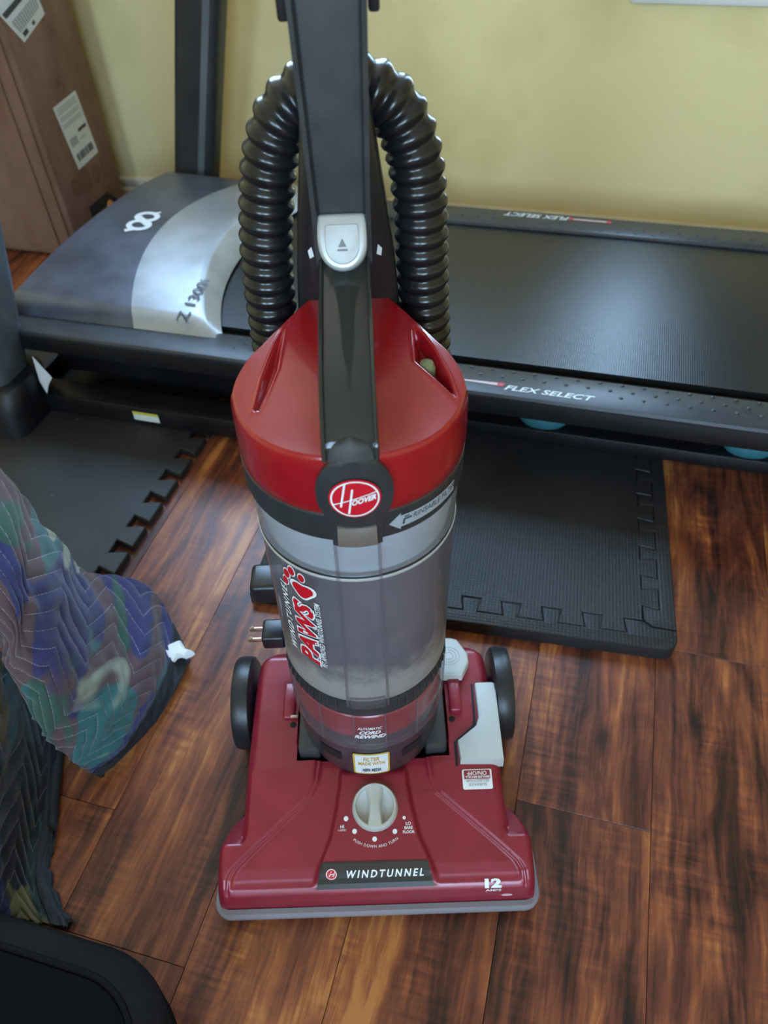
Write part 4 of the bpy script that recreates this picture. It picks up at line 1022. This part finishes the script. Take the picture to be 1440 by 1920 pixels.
# cord hook and plug at the left of the bin
bm = bmesh.new(); bm_box(bm, -.130, -.085, .262, .300, .232, .262, .006, 3); obj_bm('cord_hook', bm, M_VBLK, vac)
bm = bmesh.new(); bm_box(bm, -.098, -.035, .288, .308, .238, .254, .003, 2); obj_bm('hook_arm', bm, M_VBLK, vac)
bm = bmesh.new(); bm_box(bm, -.126, -.098, .245, .275, .166, .188, .004, 3); plug = obj_bm('power_plug', bm, M_VBLK, vac)
for y in (.2525, .2675):
    bm = bmesh.new(); bm_box(bm, -.1430, -.1262, y - .0016, y + .0016, .1735, .1795, .0012, 2); pr = obj_bm('prong', bm, M_BRASS, plug)
    V, F = lathe([(.0001, .0022), (.0016, .0015), (.0022, 0)], 10, Matrix.Translation((-.1395, y, .1795)), False, False); obj('prong_tip', V, F, M_BRASS, pr)
V, F = tube(catmull([(-.099, .262, .177), (-.085, .285, .18), (-.07, .318, .20), (-.055, .33, .25), (-.06, .325, .30)], 8), .0035, 8); obj('power_cord', V, F, M_VBLK, vac)

# ------------------------------------------------------------------ quilted blanket
def quilt_mat(name, shaded):
    m = bpy.data.materials.new(name); m.use_nodes = True; N = m.node_tree.nodes; L = m.node_tree.links
    p = N['Principled BSDF']; p.inputs['Roughness'].default_value = .85; p.inputs['Sheen Weight'].default_value = .25; p.inputs['Specular IOR Level'].default_value = .25
    uv = N.new('ShaderNodeUVMap'); uv.uv_map = 'cloth'
    def math_(op, a, b=None):
        k = N.new('ShaderNodeMath'); k.operation = op
        for i, v in enumerate((a, b)):
            if v is None: continue
            if isinstance(v, (int, float)): k.inputs[i].default_value = v
            else: L.new(v, k.inputs[i])
        return k.outputs[0]
    def nz(scale, off, sxy, det=3, dist=.6):
        mp = N.new('ShaderNodeMapping'); mp.inputs['Location'].default_value = off; mp.inputs['Scale'].default_value = (*sxy, 1); mp.inputs['Rotation'].default_value = (0, 0, .5)
        L.new(uv.outputs[0], mp.inputs[0]); n = N.new('ShaderNodeTexNoise'); n.inputs['Scale'].default_value = scale; n.inputs['Detail'].default_value = det; n.inputs['Distortion'].default_value = dist
        L.new(mp.outputs[0], n.inputs['Vector']); return n.outputs['Fac']
    base = None
    cols = [(srgb(86, 66, 70), None), (srgb(48, 92, 94), (nz(6.5, (1.3, 2.2, 0), (1, .55)), .560)), (srgb(50, 50, 94), (nz(6.2, (5.7, .4, 0), (1, .55)), .565)),
            (srgb(50, 80, 70), (nz(6.5, (9.1, 3.3, 0), (1, .6)), .60)), (srgb(140, 144, 128), (nz(6.0, (2.9, 7.7, 0), (.8, .7)), .618))]
    if shaded: cols = [(srgb(34, 36, 68), None), (srgb(34, 66, 74), cols[1][1]), (srgb(16, 17, 24), (cols[2][1][0], .54)), (srgb(88, 80, 50), (cols[3][1][0], .55)), (srgb(30, 50, 46), (cols[4][1][0], .57))]  # same blanket; shade on the lower layer is put into darker colours
    cur = None
    for c, th in cols:
        if th is None: cur = c; continue
        mx = N.new('ShaderNodeMix'); mx.data_type = 'RGBA'; r = N.new('ShaderNodeMapRange'); r.inputs['From Min'].default_value = th[1] - .010; r.inputs['From Max'].default_value = th[1] + .010
        L.new(th[0], r.inputs['Value']); L.new(r.outputs[0], mx.inputs['Factor'])
        if isinstance(cur, tuple): mx.inputs['A'].default_value = cur
        else: L.new(cur, mx.inputs['A'])
        mx.inputs['B'].default_value = c; cur = mx.outputs['Result']
    s = N.new('ShaderNodeSeparateXYZ'); L.new(uv.outputs[0], s.inputs[0])
    w = math_('FRACT', math_('ADD', math_('DIVIDE', math_('ADD', s.outputs['Y'], math_('MULTIPLY', math_('PINGPONG', s.outputs['X'], .075), .85)), .031), 50.0))
    d = math_('ABSOLUTE', math_('SUBTRACT', w, .5))
    line = math_('GREATER_THAN', d, .472)
    dash = math_('LESS_THAN', math_('FRACT', math_('ADD', math_('DIVIDE', s.outputs['X'], .0062), 50.0)), .78)
    ln = math_('MULTIPLY', math_('MULTIPLY', line, dash), .32 if shaded else .5)
    mx = N.new('ShaderNodeMix'); mx.data_type = 'RGBA'; L.new(ln, mx.inputs['Factor']); L.new(cur, mx.inputs['A']); mx.inputs['B'].default_value = srgb(172, 164, 178)
    L.new(mx.outputs['Result'], p.inputs['Base Color'])
    n = N.new('ShaderNodeTexNoise'); n.inputs['Scale'].default_value = 1400; L.new(uv.outputs[0], n.inputs['Vector'])
    b = N.new('ShaderNodeBump'); b.inputs['Strength'].default_value = .35; b.inputs['Distance'].default_value = .001; L.new(n.outputs['Fac'], b.inputs['Height']); L.new(b.outputs[0], p.inputs['Normal'])
    return m
M_QUILT = quilt_mat('camouflage_quilt', False); M_QUILT_SHADED = quilt_mat('shaded_camouflage_quilt', True)
M_BIND = mat('navy_binding_tape', (.014, .016, .022), .75, var=.3, vscale=120, bump=.4, bscale=900)
def cr4(a, b, c, d, t): return .5 * ((2 * b) + (c - a) * t + (2 * a - 5 * b + 4 * c - d) * t * t + (3 * b - 3 * c + d - a) * t ** 3)
def sheet_fn(grid):
    G = [[at(px, py, Z=z) for px, py, z in row] for row in grid]; nr, nc = len(G), len(G[0])
    def row_at(r, u):
        x = u * (nc - 1); i = min(int(x), nc - 2); t = x - i; g = lambda k: G[r][max(0, min(nc - 1, k))]
        return cr4(g(i - 1), g(i), g(i + 1), g(i + 2), t)
    def f(u, v):
        y = v * (nr - 1); j = min(int(y), nr - 2); t = y - j; h = lambda k: row_at(max(0, min(nr - 1, k)), u)
        return cr4(h(j - 1), h(j), h(j + 1), h(j + 2), t)
    return f
def chev(p, q):
    pp_ = p % .15; pp_ = pp_ if pp_ < .075 else .15 - pp_
    w = ((q + pp_ * .85) / .031 + 50) % 1.0
    return math.sqrt(max(0.0, math.sin(PI * w)))
def sheet(name, f, su, sv, u0, u1, v0, v1, nu, nv, m, parent, puff, wr, thick=.006, lift=0.0, seed=0.0):
    P = [[None] * (nv + 1) for _ in range(nu + 1)]
    pts = [[f(u0 + (u1 - u0) * i / nu, v0 + (v1 - v0) * j / nv) for j in range(nv + 1)] for i in range(nu + 1)]
    V, UV = [], []
    for i in range(nu + 1):
        for j in range(nv + 1):
            a = pts[min(i + 1, nu)][j] - pts[max(i - 1, 0)][j]; b = pts[i][min(j + 1, nv)] - pts[i][max(j - 1, 0)]
            n = b.cross(a); n = n.normalized() if n.length > 1e-9 else Vector((0, 0, 1))
            if n.z < 0: n = -n
            u, v = u0 + (u1 - u0) * i / nu, v0 + (v1 - v0) * j / nv; p, q = u * su, v * sv
            h = puff * chev(p, q) + wr * noise.noise(Vector((p * 14 + seed, q * 11, 1.7))) + wr * .6 * noise.noise(Vector((p * 30 + seed, q * 34, 5.2))) + lift
            w = pts[i][j] + n * h; w.z = max(w.z, .004 + lift); V.append(w); UV.append((p, q))
    F = [(i * (nv + 1) + j, (i + 1) * (nv + 1) + j, (i + 1) * (nv + 1) + j + 1, i * (nv + 1) + j + 1) for i in range(nu) for j in range(nv)]
    me = bpy.data.meshes.new(name); me.from_pydata(V, [], F); me.update()
    if sum(pg.normal.z for pg in me.polygons) < 0: me.flip_normals()
    l = me.uv_layers.new(name='cloth')
    for lp in me.loops: l.data[lp.index].uv = UV[lp.vertex_index]
    o = link(name, me, m, parent, angle=180)
    md = o.modifiers.new('thickness', 'SOLIDIFY'); md.thickness = thick; md.offset = -1
    return o
blk = empty('moving_blanket', (0, 0, 0)); tag(blk, 'camouflage quilted moving blanket with navy binding draped at the left of the floor', 'blanket')
G1 = [[(-190, 700, .46), (0, 884, .33), (60, 952, .275), (112, 1022, .215), (146, 1066, .150), (205, 1079, .105), (272, 1098, .062), (318, 1160, .026), (357, 1240, .010)],
      [(-190, 860, .42), (0, 985, .335), (60, 1045, .29), (118, 1100, .225), (165, 1140, .150), (222, 1165, .105), (276, 1192, .066), (310, 1240, .034), (327, 1292, .010)],
      [(-190, 1000, .36), (0, 1085, .31), (55, 1140, .27), (108, 1200, .21), (165, 1232, .142), (215, 1258, .100), (250, 1285, .066), (276, 1320, .036), (292, 1346, .010)],
      [(-190, 1130, .29), (0, 1165, .275), (40, 1220, .235), (85, 1290, .175), (140, 1325, .122), (182, 1350, .085), (212, 1370, .056), (232, 1388, .030), (246, 1402, .010)],
      [(-190, 1200, .22), (-10, 1200, .235), (20, 1250, .20), (55, 1330, .150), (95, 1385, .095), (128, 1418, .058), (150, 1436, .034), (170, 1447, .018), (189, 1453, .010)]]
f1 = sheet_fn(G1)
sheet('quilt_fold', f1, .62, .34, 0, .90, 0, 1, 220, 130, M_QUILT, blk, .0030, .006)
sheet('edge_binding', f1, .62, .34, 0.890, 1.0, 0, 1, 16, 90, M_BIND, blk, .0008, .003, .007, .003)
G2 = [[(-190, 1120, .20), (-40, 1190, .185), (20, 1250, .12), (70, 1290, .055), (112, 1330, .012), (122, 1345, .006)],
      [(-190, 1300, .20), (-40, 1340, .15), (20, 1385, .085), (66, 1420, .035), (104, 1440, .008), (110, 1445, .006)],
      [(-190, 1470, .17), (-40, 1490, .115), (10, 1520, .065), (55, 1540, .025), (92, 1550, .008), (101, 1552, .006)],
      [(-190, 1570, .12), (-40, 1610, .075), (5, 1640, .040), (48, 1648, .016), (80, 1648, .008), (92, 1648, .006)],
      [(-190, 1630, .08), (-40, 1694, .040), (20, 1718, .018), (70, 1728, .008), (116, 1738, .007), (128, 1741, .006)]]
f2 = sheet_fn(G2)
sheet('quilt_lower_layer', f2, .46, .30, 0, .72, 0, 1, 110, 110, M_QUILT_SHADED, blk, .0032, .003, seed=9)
sheet('edge_binding', f2, .46, .30, 0.705, 1.0, 0, 1, 18, 90, M_BIND, blk, .0006, .003, .006, .003, seed=9)
# torn white scrap on the blanket's corner
c0 = f1(.935, .12); bm = bmesh.new()
rg = []
for zz, s in ((.006, 1.0), (.012, .95), (.015, .7)):
    rg.append([c0 + Vector(((.021 + .005 * math.sin(3 * a + 1) + .003 * math.sin(7 * a)) * s * math.cos(a), (.013 + .004 * math.cos(4 * a)) * s * math.sin(a), zz + .002 * math.sin(5 * a))) for a in [2 * PI * k / 30 for k in range(30)]])
V, F = loft(rg, True)
tag(obj('white_scrap', V, F, mat('white_fluff', (.80, .80, .80), .9)), 'small torn white scrap lying on the corner of the camouflage blanket', 'scrap')

# ------------------------------------------------------------------ black bag in the near left corner
M_BAG = mat('black_bag_fabric', (.0035, .004, .0055), .75, 0, 0, .06, var=.35, vscale=9, bump=.35, bscale=1200)
M_BAG2 = mat('charcoal_bag_gusset', (.010, .010, .0105), .8, 0, 0, .15, var=.2, vscale=30, bump=.4, bscale=1500)
M_PIPE = mat('bag_piping', (.0035, .0035, .004), .7, 0, 0, .1)
bagr = empty('soft_black_bag', (-.53, -.10, 0)); tag(bagr, 'soft black fabric bag with a piped charcoal gusset at the bottom left corner', 'bag')
def bag_ring(off, z, bumpz=0.0, n=12):
    P = []
    hx, hy, r = .292 + off, .220 + off, .105 + off
    for cx, cy, a0 in ((hx - r, hy - r, 0), (-hx + r, hy - r, 90), (-hx + r, -hy + r, 180), (hx - r, -hy + r, 270)):
        for k in range(n + 1):
            a = math.radians(a0 + 90 * k / n); P.append(Vector((cx + r * math.cos(a), cy + r * math.sin(a), z)))
    return P
V, F = loft([bag_ring(-.03, 0), bag_ring(-.008, .012), bag_ring(0, .045), bag_ring(0, .088)], True, True, False); obj('bag_side', V, F, M_BAG, bagr)
V, F = loft([bag_ring(.0, .086), bag_ring(.002, .096), bag_ring(-.004, .108), bag_ring(-.014, .118), bag_ring(-.026, .124)], True, False, False); obj('gusset', V, F, M_BAG2, bagr)
V, F = tube(bag_ring(.002, .094), .0022, 8, closed=True); obj('piping', V, F, M_PIPE, bagr)
V, F = tube(bag_ring(-.026, .1255), .0030, 8, closed=True); obj('piping', V, F, M_PIPE, bagr)
rg = [bag_ring(-.027, .124), bag_ring(-.034, .128)]
for k in range(1, 16):
    s = 1 - k / 15.5; base = bag_ring(-.034, .128); zz = .128 + .022 * (1 - s * s)
    rg.append([Vector((p.x * s, p.y * s, zz + .004 * noise.noise(Vector((p.x * s * 9, p.y * s * 9, 2.2))))) for p in base])
V, F = loft(rg, True, False, True); obj('top_panel', V, F, M_BAG, bagr, angle=80)
